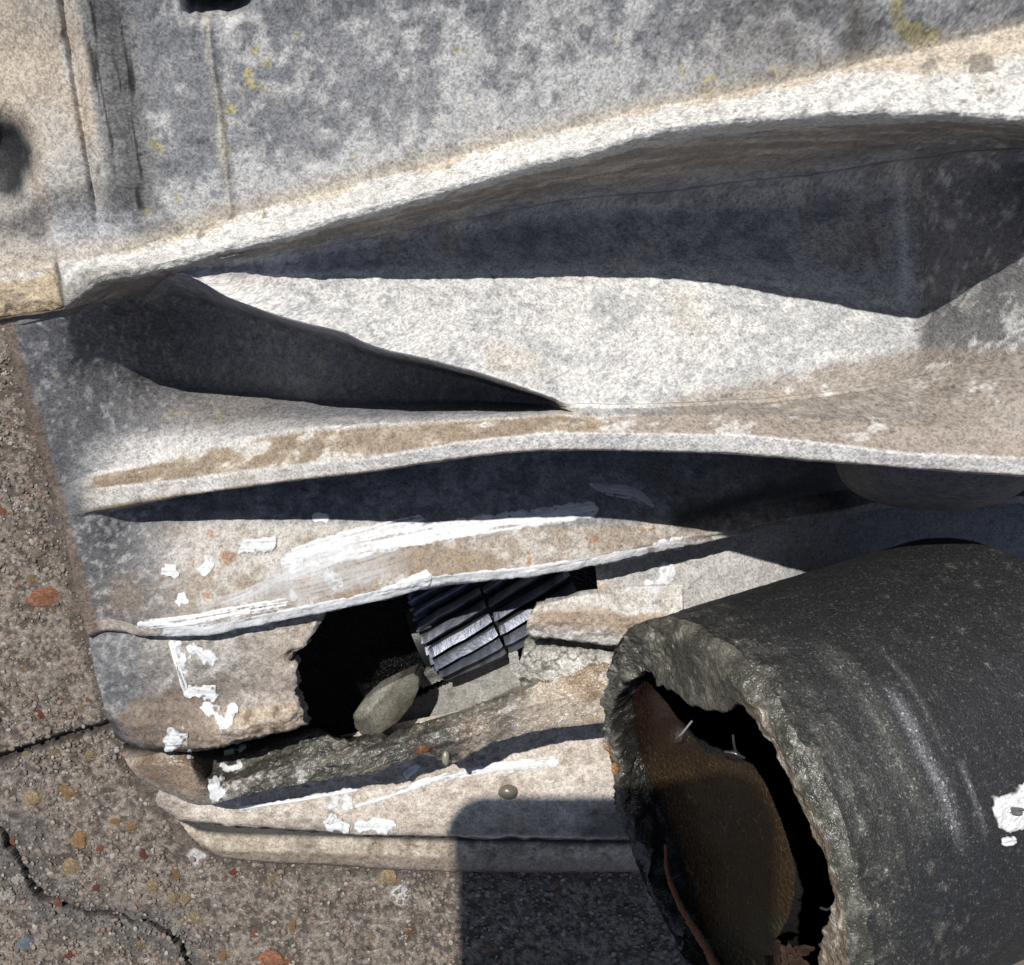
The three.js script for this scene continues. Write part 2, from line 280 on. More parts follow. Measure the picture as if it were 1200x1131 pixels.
    c = mix([.52, .51, .485], [.66, .645, .61], sst(-0.5, 0.35, f2 + f3 * 0.4 + 0.1));
    c = mix(c, [.47, .385, .28], sst(0.15, 0.6, f1 * .7 + f2 * .3 + 0.45 * sst(2.45, 2.05, v) + 0.4 * blob(px, py, 1150, 50, 150, 50) - .3 * sst(2.6, 3, v)) * 0.75);
    c = mix(c, [.17, .15, .125], sst(0.22, 0.45, f2 + 0.5 * blob(px, py, 1160, 80, 40, 12) - 0.12) * 0.8);
    if (px < 220) c = mix(c, mix([.24, .22, .19], [.5, .47, .42], sst(-.1, .35, f2)), sst(230, 120, px) * 0.8 * sst(2.2, 2.8, v));
    const xl = 52 + (py - 240) * .19;
    c = mix(c, mix([.46, .37, .25], [.31, .24, .165], sst(-0.1, 0.45, f2 + f1)), sst(xl + 3, xl - 3, px + 3 * f2) * sst(2.0, 2.3, v + .2 * f2));
    if (py > 236 && py < 366) c = mix(c, [.085, .068, .05], .85 * Math.exp(-(((px - xl - 2 * f2) / 2.6) ** 2)));
    c = mix(c, [.12, .11, .095], sst(3.75, 4.12, v + 0.25 * f2) * 0.45);
  } else if (v < 5.2) {
    const w = fbm(x * 0.25, y, z, 0.0028, 3);
    c = mix([.19, .165, .14], [.37, .34, .30], sst(-.2, .5, w));
    if (px > 215) c = mix(c, webC(), sst(4.6, 4.95, v + .15 * f2));
    if (px < 78) c = [.12, .10, .08];
  } else if (v < 7.02) {
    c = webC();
    if (px < 215) c = mix(c, [.15, .145, .14], sst(212, 204, px));
  } else if (v < 10) {
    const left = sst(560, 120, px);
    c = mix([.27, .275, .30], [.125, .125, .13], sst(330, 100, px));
    c = mix(c, [.46, .46, .46], sst(0.0, 0.75, f3 * 1.1 + f2 * 0.3 + f4 * 0.25) * 0.5);
    c = mix(c, [.46, .49, .56], sst(0.15, 0.45, f2 + 0.3 * blob(px, py, 330, 425, 70, 25) - 0.15) * 0.5 * sst(8, 8.4, v));
    c = mix(c, [.31, .28, .255], 0.8 * blob(px, py, 270, 490, 75, 40));
    c = mix(c, [.38, .31, .2], sst(.2, .45, f2 + blob(px, py, 205, 480, 40, 45) * .25 - .1) * 0.7);
    c = mix(c, [.62, .60, .575], sst(9.55, 9.9, v + 0.06 * f2) * sst(70, 140, px) * 0.85);
    if (px > 655) c = mix(c, webC(), sst(655, 690, px));
    c = mix(c, [.58, .53, .46], sst(640, 656, px) * sst(690, 664, px) * 0.8);
  } else if (v < 12.6) {
    const w = fbm(x * 0.4, y, z, 0.003, 3);
    c = mix([.265, .205, .145], [.40, .33, .245], sst(-.3, .4, w + f1 * 0.6));
    if (px > 660) c = mix(c, mix([.36, .31, .27], [.50, .38, .25], sst(0, .4, f1)), sst(660, 760, px) * 0.8);
    c = mix(c, WHITE, sst(.22, .42, w + f2 * 0.5 - 0.02) * 0.6);
    c = mix(c, [.66, .65, .63], sst(10.22, 10.0, v) * 0.8 * sst(680, 620, px));
    c = mix(c, [.64, .625, .60], sst(10.86, 11.02, v + 0.04 * f2) * sst(11.95, 11.7, v + .1 * f2) * 0.92);
    c = mix(c, [.42, .36, .29], sst(500, 250, px) * sst(10.9, 11.05, v) * .55 * clamp(.6 + f2 * 1.6));
    c = mix(c, [.20, .15, .10], sst(11.72, 11.98, v + .15 * f2) * 0.75 * sst(620, 420, px));
    if (px < 130) c = mix(c, [.14, .14, .14], sst(120, 84, px));
  } else if (v < 15.2) {
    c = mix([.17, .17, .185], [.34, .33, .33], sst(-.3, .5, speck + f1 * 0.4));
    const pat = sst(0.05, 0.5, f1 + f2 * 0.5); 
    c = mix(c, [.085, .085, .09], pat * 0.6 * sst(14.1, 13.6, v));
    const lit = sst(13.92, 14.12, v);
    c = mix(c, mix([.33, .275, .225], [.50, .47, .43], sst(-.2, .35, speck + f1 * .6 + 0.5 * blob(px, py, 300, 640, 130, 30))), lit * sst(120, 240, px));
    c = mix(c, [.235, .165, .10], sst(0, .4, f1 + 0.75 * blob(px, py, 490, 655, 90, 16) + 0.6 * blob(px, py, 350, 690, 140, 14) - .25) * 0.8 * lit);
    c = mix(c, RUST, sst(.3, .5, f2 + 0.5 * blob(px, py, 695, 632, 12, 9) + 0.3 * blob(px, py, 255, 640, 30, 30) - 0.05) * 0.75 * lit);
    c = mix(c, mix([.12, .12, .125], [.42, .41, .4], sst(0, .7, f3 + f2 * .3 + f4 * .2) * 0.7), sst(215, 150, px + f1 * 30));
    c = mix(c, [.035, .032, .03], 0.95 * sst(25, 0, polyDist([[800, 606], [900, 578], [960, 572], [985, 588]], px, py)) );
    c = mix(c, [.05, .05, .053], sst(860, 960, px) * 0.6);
    c = mix(c, BROWN, 0.7 * blob(px, py, 150, 700, 30, 28));
  } else {
    c = mix([.42, .38, .33], [.62, .61, .58], sst(-.2, .3, speck));
    c = mix(c, [.05, .045, .04], sst(16.1, 16.6, v + f2 * .2));
    c = mix(c, [.27, .20, .14], sst(230, 140, px) * 0.7 * clamp(.7 + f2));
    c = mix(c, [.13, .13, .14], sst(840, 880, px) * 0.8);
  }
  const edgeD = px + (py - 370) * -0.22;                          // dirt along the rim that stands over the paving
  if (v > 5) c = mix(c, [.17, .12, .085], sst(16, 6, px - (5 + Math.max(0, py - 380) * 0.285)) * 0.8);
  const g = 1 + 0.1 * f3 + 0.08 * f4;
  return [c[0] * g, c[1] * g, c[2] * g];
}
const main = skin({
  lines: L, rows: [46, 92, 32, 10, 30, 54, 80, 16, 24, 40, 30, 18, 24, 48, 60, 12, 8, 14], cols: 800,
  shape: shapeMain, disp: dispMain, color: colorMain, skirtL: 2, skirtR: .008, smooth: 6, up: .012, soften: [[4.6, 5.7, 170]],
});
const rayTargets = [];
const hPart = (name, geo, m = castMat, label) => { rayTargets.push(geo); return part(name, geo, m, housing, label); };
hPart('casing_wall', main.cut(0, 2), castMat, 'blue grey upper wall with patches of white oxide and yellow lichen');
hPart('ledge', main.cut(2, 5, true), castMat, 'curved white ledge below the upper wall');
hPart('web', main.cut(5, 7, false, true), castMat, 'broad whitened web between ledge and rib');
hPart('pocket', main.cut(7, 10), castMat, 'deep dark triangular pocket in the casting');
hPart('rib', main.cut(10, 13), castMat, 'long rounded rib with brown dirt on top and worn white edge');
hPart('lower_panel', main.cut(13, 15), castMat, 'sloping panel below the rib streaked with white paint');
hPart('lip', main.cut(15, 18), castMat, 'white painted lip above the broken hole');

// lower wall left of the hole
const oxide = (x, y, z) => fbm(x, y, z, 0.004, 4) * 0.75 + fbm(x, y + 5, z, 0.0013, 2) * 0.4;
const wallB = skin({
  xEnd: true, cols: 220, smooth: 3, skirtL: 2, skirtR: 0.007, up: .012,
  warp: (x, y, v, u) => { const k = sst(.86, 1, u); return [k * (11 * n3(y * .031, 1, 3) + 5 * n3(y * .09, 4, 3) + 2.5 * n3(y * .33, 2, 8)), 0]; },
  lines: [
    [[101, 735, .0415], [128, 730, .0415], [145, 728, .041], [210, 726, .041], [300, 712, .041], [386, 690, .040]],
    [[104, 748, .0418], [128, 743, .0415], [145, 742, .041], [210, 740, .041], [300, 728, .041], [372, 722, .040]],
    [[112, 790, .040], [160, 785, .0405], [250, 775, .041], [330, 770, .041], [353, 768, .0405]],
    [[122, 828, .037], [160, 825, .0375], [250, 822, .038], [330, 818, .039], [352, 816, .039]],
    [[128, 846, .035], [160, 848, .0385], [250, 858, .0405], [300, 850, .0415], [342, 838, .0415], [362, 832, .041]],
    [[134, 862, .032], [160, 872, .035], [200, 881, .037], [250, 877, .038], [300, 868, .0385], [340, 858, .0385], [370, 848, .038]],
    [[137, 866, .026], [160, 876, .025], [200, 880, .024], [250, 872, .022], [340, 852, .022], [368, 844, .022]],
    [[139, 862, .016], [160, 868, .015], [250, 864, .015], [340, 846, .015], [366, 838, .015]],
  ],
  rows: [8, 24, 22, 14, 14, 8, 6],
  disp: (x, y, z, px, py, v, u) => 0.0004 * fbm(x, y, z, 0.008, 3) + 0.0002 * fbm(x, y, z, 0.002, 2) + (v > 3.4 ? 0.0014 * fbm(x, y, z, 0.005, 4) : 0) + sst(0.93, 1, u) * 0.003 * fbm(x, y, z, 0.004, 3),
  color: (x, y, z, px, py, v, u) => {
    const f1 = fbm(x, y, z, 0.014, 4), s = oxide(x, y, z), f3 = n3(x * 1500, y * 1500, z * 1500);
    let c = mix([.25, .222, .195], [.47, .44, .405], sst(-.2, .4, s));
    c = mix(c, mix([.14, .14, .145], [.40, .395, .39], sst(-.1, .5, s)), sst(200, 130, px + f1 * 20));
    c = mix(c, [.36, .28, .21], sst(260, 340, px) * 0.4);
    c = mix(c, [.15, .105, .07], sst(-.25, .25, f1 * 1.6 + s * .6 + 1.1 * sst(2.0, 3.2, v) - 0.75) * .8 * sst(300, 230, px));
    c = mix(c, mix([.45, .37, .29], [.22, .15, .10], sst(-.1, .4, s)), sst(3.0, 3.5, v) * sst(200, 290, px));
    c = mix(c, [.05, .043, .036], sst(4.75, 5.1, v + s * 0.3));
    c = mix(c, [.055, .05, .042], sst(22, 8, px - (120 + (py - 840) * 0.3)) * sst(820, 850, py));
    c = mix(c, [.13, .12, .11], sst(.975, .995, u) * .6);
    const g = 1 + 0.25 * f3; return c.map((a) => a * g);
  },
});
hPart('lower_wall', wallB.cut(0, 7), castMat, 'stained wall left of the hole with a jagged broken edge');

// broken rim along the underside of the hole
const rimE = skin({
  xEnd: true, cols: 460, smooth: 2, warp: (x, y, v) => [0, sst(.3, 1, v) * sst(1.6, 1, v) * sst(360, 390, x) * (3 * n3(x * .09, 1, 2) + 2 * n3(x * .3, 2, 2))], skirtL: 2,
  lines: [
    [[144, 872, .012], [200, 878, .014], [260, 880, .014], [330, 862, .012], [370, 852, .010], [400, 862, .010], [440, 862, .01], [500, 845, .012], [560, 825, .012], [620, 800, .014], [790, 770, .016]],
    [[146, 889, .022], [170, 886, .028], [200, 880, .034], [225, 886, .0325], [240, 900, .024], [262, 892, .022], [300, 884, .024], [340, 868, .028], [372, 856, .034], [400, 870, .036], [440, 867, .037], [500, 849, .039], [560, 829, .040], [620, 804, .041], [680, 784, .041], [790, 770, .041]],
    [[152, 899, .026], [190, 895, .036], [225, 900, .036], [243, 908, .027], [265, 905, .026], [320, 892, .034], [380, 878, .038], [400, 886, .040], [480, 868, .042], [560, 844, .043], [640, 822, .044], [720, 805, .044], [790, 795, .044]],
    [[160, 908, .024], [200, 915, .033], [234, 926, .034], [260, 918, .034], [320, 905, .039], [400, 895, .041], [480, 880, .042], [560, 860, .043], [640, 840, .043], [720, 830, .043], [790, 820, .043]],
    [[170, 920, .016], [200, 931, .024], [234, 945, .030], [307, 929, .037], [386, 915, .040], [486, 890, .042], [497, 881, .042], [510, 885, .038], [530, 896, .036], [552, 883, .040], [580, 872, .041], [630, 858, .042], [706, 849, .042], [790, 840, .042]],
    [[171, 918, .013], [234, 938, .022], [307, 922, .028], [386, 908, .031], [486, 884, .033], [530, 889, .028], [580, 866, .032], [706, 844, .033], [790, 835, .033]],
    [[172, 912, .011], [234, 925, .015], [307, 905, .015], [386, 890, .015], [486, 868, .015], [530, 868, .015], [706, 830, .015], [790, 820, .015]],
  ],
  rows: [16, 30, 34, 28, 9, 8],
  disp: (x, y, z, px, py, v) => {
    const rough = sst(0.2, 1, v) * sst(5.5, 4, v) * sst(240, 290, px) * lerp(1, .4, sst(540, 640, px));
    const fib = fbm(x * 0.35 + z * 0.2, y, z + x * 0.35, 0.0028, 4);
    return 0.0004 * fbm(x, y, z, 0.005, 3) + rough * (0.0021 * fbm(x, y, z, 0.008, 4) + sst(540, 470, px) * 0.0004 * fib - sst(540, 470, px) * 0.0005 * sst(.10, 0, Math.abs(fbm(x * .5 + z * .3, y, z + x * .3, .0045, 3)))) + 0.0004 * fbm(x, y, z, .0015, 2) * rough;
  },
  color: (x, y, z, px, py, v) => {
    const f1 = fbm(x, y, z, 0.01, 4), s = oxide(x, y, z), fib = fbm(x * 0.35 + z * 0.2, y, z + x * 0.35, 0.003, 3);
    let c = mix([.055, .052, .043], [.15, .14, .115], sst(-.3, .4, fib + s * .4));
    c = mix(c, [.5, .49, .46], sst(.38, .6, s + .12 * sst(2, 3.5, v)) * .8);
    c = mix(c, mix([.46, .39, .32], [.30, .215, .15], sst(0, .4, f1 + .2)), sst(255, 220, px) * .8);
    c = mix(c, mix([.22, .20, .18], [.4, .36, .31], sst(-.1, .4, s)), sst(3.1, 3.8, v + .2 * f1) * sst(290, 250, px) * .8);
    c = mix(c, [.5, .45, .40], sst(2.6, 3, v) * sst(3.9, 3.4, v) * sst(.0, .3, s + .1) * sst(250, 262, px) * sst(340, 310, px));
    c = mix(c, mix(mix([.52, .44, .35], [.33, .24, .16], sst(-.1, .4, f1)), [.66, .63, .58], sst(.05, .4, s)), sst(490, 640, px + f1 * 110) * .9);
    c = mix(c, [.11, .09, .07], sst(3.55, 4, v + s * .3) * sst(560, 620, px) * .65);
    c = mix(c, [.34, .12, .03], .7 * blob(px, py, 497, 878, 9, 4));
    c = mix(c, [.04, .036, .03], sst(4.3, 4.9, v));
    c = mix(c, [.035, .032, .028], sst(.8, .2, v) * sst(500, 380, px));
    return c;
  },
});
hPart('broken_rim', rimE.cut(0, 6), wetMat, 'torn jagged rim below the hole, dark and rough');

// flange under the broken rim and the strip below it
const flangeColor = (x, y, z, px, py, v) => {
  const f1 = fbm(x, y, z, 0.011, 4), s = oxide(x, y, z);
  let c = mix([.44, .375, .31], [.64, .575, .505], sst(-.35, .3, s + f1 * .5));
  c = mix(c, [.16, .125, .095], sst(.18, .5, f1 + .2 * s + .25 * sst(2.2, 2.9, v)) * .7);
  c = mix(c, [.17, .14, .115], sst(1.75, 2.05, v + s * .2) * .55 * sst(2.2, 2.0, v));
  c = mix(c, [.05, .042, .036], sst(2.3, 2.75, v + s * .3) * .9);
  c = mix(c, [.27, .17, .07], .7 * blob(px, py, 598, 928, 34, 7) * clamp(.5 + s * 2));
  c = mix(c, [.06, .055, .05], sst(660, 740, px + f1 * 50) * sst(930, 960, py) * .7);
  c = mix(c, [.09, .075, .06], sst(230, 190, px) * .5);
  return c;
};
const flange = skin({
  xEnd: true, cols: 300, smooth: 2, skirtL: 2,
  lines: [
    [[188, 920, .011], [234, 900, .013], [386, 865, .014], [560, 830, .014], [800, 800, .014], [1250, 800, .014]],
    [[182, 938, .011], [234, 935, .0125], [307, 920, .0135], [386, 905, .0135], [486, 880, .0135], [800, 840, .0135], [1250, 830, .0135]],
    [[186, 945, .010], [215, 960, .011], [275, 966, .0125], [370, 971, .013], [443, 976, .0135], [528, 978, .0135], [745, 981, .0135], [1250, 990, .0135]],
    [[188, 947, .009], [215, 963, .0095], [275, 969, .0105], [370, 975, .011], [443, 980, .0115], [528, 982, .0115], [745, 985, .0115], [1250, 994, .0115]],
    [[190, 945, .002], [215, 958, .002], [275, 964, .002], [370, 969, .002], [528, 976, .002], [745, 979, .002], [1250, 985, .002]],
  ],
  rows: [16, 60, 5, 8],
  disp: (x, y, z, px, py, v) => 0.0005 * fbm(x, y, z, 0.009, 3) + 0.0003 * fbm(x, y, z, 0.0022, 3) - (v > 0.3 && v < 2 ? .0006 * sst(.35, .6, fbm(x, y, z + 4, .004, 3)) : 0) + (v > 1.9 ? .0007 * fbm(x, y, z, .004, 3) : 0),
  color: flangeColor,
});
hPart('flange', flange.cut(0, 4), castMat, 'flat tan flange with a long white paint stroke');
const strip = skin({
  xEnd: true, cols: 260, smooth: 2, skirtL: 2,
  lines: [
    [[205, 950, .003], [275, 955, .004], [528, 965, .005], [745, 968, .005], [1250, 975, .005]],
    [[212, 965, .003], [240, 980, .004], [275, 983, .0055], [370, 985, .006], [528, 990, .006], [745, 994, .006], [1250, 1000, .006]],
    [[228, 985, .0025], [250, 995, .004], [275, 998, .0052], [370, 1000, .0056], [528, 1005, .0056], [745, 1008, .0056], [1250, 1014, .0056]],
    [[238, 993, .002], [265, 1005, .0028], [320, 1011, .003], [370, 1013, .003], [528, 1021, .003], [745, 1021, .003], [1250, 1030, .003]],
    [[240, 993, -.001], [265, 1006, -.001], [370, 1014, -.001], [528, 1022, -.001], [745, 1022, -.001], [1250, 1030, -.001]],
  ],
  rows: [8, 14, 14, 4],
  disp: (x, y, z, px, py, v) => 0.0004 * fbm(x, y, z, 0.008, 3) + 0.0004 * fbm(x, y, z, 0.002, 3) - .0011 * sst(5, 1, Math.abs(((px + 6 * n3(px * .04, py * .1, 2)) % 46) - 23)) * sst(1, 1.2, v) * sst(2.3, 2, v) * sst(430, 440, px),
  color: (x, y, z, px, py, v) => {
    const f1 = fbm(x, y, z, 0.009, 4), s = oxide(x, y, z);
    let c = mix([.30, .245, .185], [.52, .45, .36], sst(-.3, .35, s + f1 * .5));
    c = mix(c, [.24, .19, .15], sst(1.8, 2.2, v + s * .2) * .75);
    c = mix(c, [.15, .12, .095], sst(2.7, 3, v + s * .2) * .8);
    c = mix(c, [.12, .09, .065], sst(.2, .5, f1 - s * .3) * .6); c = mix(c, [.016, .014, .012], sst(.93, .8, v + .05 * s));
    return c;
  },
});
hPart('gasket_strip', strip.cut(0, 4), castMat, 'low tan strip between flange and paving');

// cover plate right of the hole
const plateC = skin({
  xEnd: true, cols: 220, smooth: 2, skirtL: 0.008, up: .012,
  lines: [
    [[700, 640, .0305], [850, 605, .0255], [1330, 540, .014]],
    [[698, 669, .0310], [850, 640, .0255], [1330, 580, .014]],
    [[701, 692, .0315], [760, 700, .030], [950, 670, .0235], [1330, 640, .012]],
    [[712, 712, .033], [780, 718, .031], [1330, 700, .011]],
    [[720, 722, .026], [780, 735, .022], [1330, 760, .006]],
  ],
  rows: [14, 20, 18, 6],
  disp: (x, y, z) => 0.0003 * fbm(x, y, z, 0.012, 3) + 0.00012 * fbm(x, y, z, 0.002, 2),
  color: (x, y, z, px, py, v, u) => {
    const f1 = fbm(x, y, z, 0.012, 4), s = oxide(x, y, z);
    let c = mix([.38, .365, .345], [.50, .485, .465], sst(-.4, .4, s + f1 * .4));
    c = mix(c, [.42, .25, .09], .8 * blob(px, py, 705, 690, 8, 7)); c = mix(c, [.62, .6, .56], .7 * blob(px, py, 702, 680, 5, 8));
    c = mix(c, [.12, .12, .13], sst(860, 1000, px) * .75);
    return c;
  },
});
hPart('cover_plate', plateC.cut(0, 4), castMat, 'smooth pale grey plate right of the hole');

// broken lumps at the right end of the hole
const lumpG = skin({
  xEnd: true, cols: 130, smooth: 2, skirtL: 0.008, up: .011,
  lines: [
    [[640, 702, .026], [662, 698, .030], [700, 690, .0335], [800, 685, .034]],
    [[626, 712, .035], [662, 701, .0365], [700, 697, .0375], [730, 706, .0375], [800, 712, .0365]],
    [[620, 720, .0365], [662, 717, .0385], [700, 719, .039], [730, 723, .039], [800, 730, .038]],
    [[617, 733, .036], [680, 735, .038], [726, 741, .0385], [800, 750, .038]],
    [[619, 746, .033], [680, 752, .035], [726, 758, .0355], [800, 768, .035]],
    [[624, 745, .024], [680, 750, .025], [726, 755, .025], [800, 765, .025]],
  ],
  rows: [10, 16, 14, 14, 8],
  disp: (x, y, z, px, py, v, u) => 0.0005 * fbm(x, y, z, 0.006, 3) + (v > 2.4 ? .0007 : .0002) * fbm(x, y, z, .002, 3) + sst(.12, 0, u) * .0015 * fbm(x, y, z, .003, 3),
  color: (x, y, z, px, py, v, u) => {
    const f1 = fbm(x, y, z, 0.006, 4), s = oxide(x, y, z);
    let c = mix([.52, .48, .43], [.66, .64, .61], sst(-.2, .3, s));
    c = mix(c, [.33, .245, .17], sst(1.55, 2.0, v + f1 * .4) * sst(3.5, 2.7, v + f1 * .4) * .85);
    c = mix(c, [.14, .085, .05], sst(.05, .35, f1 + s * .3) * sst(2.2, 2.6, v) * sst(690, 650, px + f1 * 20) * .8);
    c = mix(c, [.06, .052, .042], sst(4.0, 4.4, v + f1 * .4));
    c = mix(c, [.52, .48, .42], sst(.1, .02, u) * .6 * sst(3.6, 3, v));
    return c;
  },
});
hPart('broken_edge', lumpG.cut(0, 5), castMat, 'broken stub of wall right of the gear with brown stained face');
const lumpK = skin({
  xEnd: true, cols: 150, smooth: 1, skirtL: 0.012, up: .006,
  lines: [
    [[620, 742, .012], [680, 748, .014], [800, 760, .014]],
    [[616, 752, .024], [640, 756, .029], [680, 760, .031], [726, 764, .032], [800, 775, .032]],
    [[610, 775, .027], [640, 776, .031], [680, 778, .033], [726, 778, .034], [800, 785, .034]],
    [[607, 793, .025], [640, 797, .031], [680, 794, .035], [726, 792, .037], [800, 795, .037]],
    [[612, 806, .012], [640, 812, .022], [680, 808, .032], [800, 808, .036]],
  ],
  rows: [8, 22, 18, 10],
  disp: (x, y, z, px, py, v) => 0.0014 * Math.abs(fbm(x, y, z, 0.005, 3)) + .0007 * fbm(x, y, z, .0018, 3) + .0006 * fbm(x * .4, y, z, .003, 3),
  color: (x, y, z, px, py, v) => {
    const s = oxide(x, y, z), r = Math.abs(fbm(x, y, z, 0.005, 3));
    let c = mix([.42, .40, .36], [.60, .575, .54], sst(-.3, .3, s));
    c = mix(c, [.085, .08, .062], sst(.09, .02, r) * .8 * sst(3.2, 2.2, v));
    c = mix(c, [.17, .165, .13], sst(1.6, 1.0, v) * .6);
    c = mix(c, [.48, .36, .20], .5 * blob(px, py, 690, 800, 20, 10));
    return c;
  },
});
hPart('fracture_face', lumpK.cut(0, 4), tornMat, 'pale grey fractured metal below the broken stub');

// rounded boss in the shade at the right
{
  const g = new THREE.SphereGeometry(1, 64, 48); const p = g.attributes.position, C = [];
  const c0 = P(1095, 535, .074);
  for (let i = 0; i < p.count; i++) {
    let x = p.getX(i), y = p.getY(i), z = p.getZ(i); const q = (a, e) => Math.sign(a) * Math.abs(a) ** e;
    x = q(x, .9) * .0215; y = q(y, .75) * .022; z = q(z, .9) * .0125;
    const d = 1 + .02 * fbm(x, y, z, .008, 3); p.setXYZ(i, c0[0] + x * d, c0[1] + y * d, c0[2] + z * d);
    const s = .15 + .05 * fbm(x, y, z, .004, 3); C.push(s, s * .95, s * .92);
  }
  g.setAttribute('color', new THREE.Float32BufferAttribute(C, 3)); g.computeVertexNormals();
  hPart('boss', g, castMat, 'smooth rounded boss in shade under the rib');
}

// inside of the hole: oily floor, inner plate, fork, bar
function patch(poly, hf, color, o = {}) {                       // a slab whose top fills a pixel polygon at height hf(x, y)
  const st = o.step || 3, xs = poly.map((p) => p[0]), ys = poly.map((p) => p[1]);
  const x0 = Math.min(...xs), x1 = Math.max(...xs), y0 = Math.min(...ys), y1 = Math.max(...ys), nx = Math.ceil((x1 - x0) / st), ny = Math.ceil((y1 - y0) / st);
  const pos = [], col = [], uv = [], id = new Map(), idx = [], edges = new Map();
  const vtx = (i, j) => {
    const k = i * 5000 + j; if (id.has(k)) return id.get(k);
    const jx = o.jit ? o.jit * n3(i * 1.7, j * 1.3, 4) : 0; const x = x0 + i * st + jx, y = y0 + j * st + jx * .7;
    const p = P(x, y, hf(x, y)); const n = pos.length / 3; pos.push(...p); col.push(...color(...p, x, y)); uv.push(p[0] / .05, p[2] / .05); id.set(k, n); return n;
  };
  for (let j = 0; j < ny; j++) for (let i = 0; i < nx; i++) if (inPoly(poly, x0 + (i + .5) * st, y0 + (j + .5) * st)) {
    const q = [vtx(i, j), vtx(i, j + 1), vtx(i + 1, j + 1), vtx(i + 1, j)]; idx.push(q[0], q[1], q[2], q[0], q[2], q[3]);
    for (let e = 0; e < 4; e++) { const a = q[e], b = q[(e + 1) % 4]; const r = b + '_' + a; if (edges.has(r)) edges.delete(r); else edges.set(a + '_' + b, [a, b]); }
  }
  const th = o.thick || .004;
  for (const [a, b] of edges.values()) {
    const n = pos.length / 3; for (const k of [a, b]) { pos.push(pos[k * 3], pos[k * 3 + 1], pos[k * 3 + 2]); col.push(col[k * 3], col[k * 3 + 1], col[k * 3 + 2]); uv.push(uv[k * 2], uv[k * 2 + 1]); }
    for (const k of [a, b]) { pos.push(pos[k * 3], Math.max(pos[k * 3 + 1] - th, o.floor ?? .0015), pos[k * 3 + 2]); col.push(col[k * 3] * .8, col[k * 3 + 1] * .8, col[k * 3 + 2] * .8); uv.push(uv[k * 2] + .05, uv[k * 2 + 1]); }
    idx.push(n, n + 2, n + 1, n + 1, n + 2, n + 3);
  }
  const g = new THREE.BufferGeometry(); g.setAttribute('position', new THREE.Float32BufferAttribute(pos, 3)); g.setAttribute('color', new THREE.Float32BufferAttribute(col, 3)); g.setAttribute('uv', new THREE.Float32BufferAttribute(uv, 2)); g.setIndex(idx); g.computeVertexNormals(); return g;
}
hPart('oil_film', patch([[250, 600], [900, 560], [900, 800], [620, 900], [250, 910]], (x, y) => .004 + .0006 * fbm(x / 1000, 0, y / 1000, .02, 3), (x, y, z) => { return [.004, .004, .004]; }, { step: 6, thick: .002 }), new THREE.MeshPhysicalMaterial({ color: new THREE.Color(.0012, .0012, .0012), roughness: .22, specularIntensity: .7, bumpMap: grainBump, bumpScale: .0016 }), 'black oily bottom of the hole');
hPart('inner_floor', patch([[470, 880], [425, 878], [455, 838], [520, 800], [560, 760], [660, 745], [720, 760], [720, 830], [600, 850]], (x, y) => .007 + .006 * sst(480, 680, x) + .0003 * fbm(x / 1000, 1, y / 1000, .02, 3),
  (x, y, z, px, py) => { const s = oxide(x, y, z); let c = mix([.25, .24, .22], [.40, .385, .35], sst(-.4, .4, s * .5 + fbm(x, y, z, .012, 3))); c = mix(c, [.05, .05, .035], .8 * blob(px, py, 528, 813, 5, 3.5)); c = mix(c, [.2, .16, .1], sst(470, 430, px) * .5); return c; }, { thick: .006 }), castMat, 'grey inner plate seen through the hole');
hPart('selector_fork', patch([[426, 864], [416, 852], [414, 838], [424, 824], [440, 810], [466, 797], [484, 789], [491, 794], [490, 808], [482, 826], [466, 846], [448, 858], [436, 864]], (x, y) => { const w = ((x - 458) * .77 + (y - 828) * .64) / 30; return .019 + .009 * Math.sqrt(Math.max(0, 1 - w * w)); },
  (x, y, z, px, py) => { const s = oxide(x, y, z); const w = ((px - 458) * .77 + (py - 828) * .64) / 30; let c = mix([.075, .068, .05], [.13, .12, .09], sst(-.3, .4, s)); c = mix(c, [.33, .32, .28], sst(-.38, -.58, w + .12 * s) * .75); c = mix(c, [.035, .032, .025], sst(440, 428, px + 8 * s) * sst(832, 846, py) * .9); return mix(c, [.05, .046, .036], sst(.55, .85, w) * .7); }, { step: 1, thick: .015 }), castMat, 'olive grey curved metal tongue inside the hole');
hPart('guide_bar', patch([[492, 802], [497, 788], [540, 768], [577, 757], [583, 768], [560, 782], [520, 796], [496, 806]], (x, y) => .016 + .002 * Math.cos((y - (784 - (x - 500) * .33)) * .16),
  (x, y, z, px, py) => { const s = oxide(x, y, z); let c = mix([.18, .175, .155], [.36, .35, .32], sst(-.3, .4, s)); return mix(c, [.5, .42, .28], .7 * blob(px, py, 562, 766, 12, 6)); }, { step: 1.6, thick: .010 }), tornMat, 'small pale bar beside the gear');
hPart('stud', patch([[596, 766], [606, 762], [612, 790], [618, 802], [606, 800], [598, 785]], (x, y) => .021, () => [.3, .29, .27], { step: 1, thick: .012 }), tornMat);

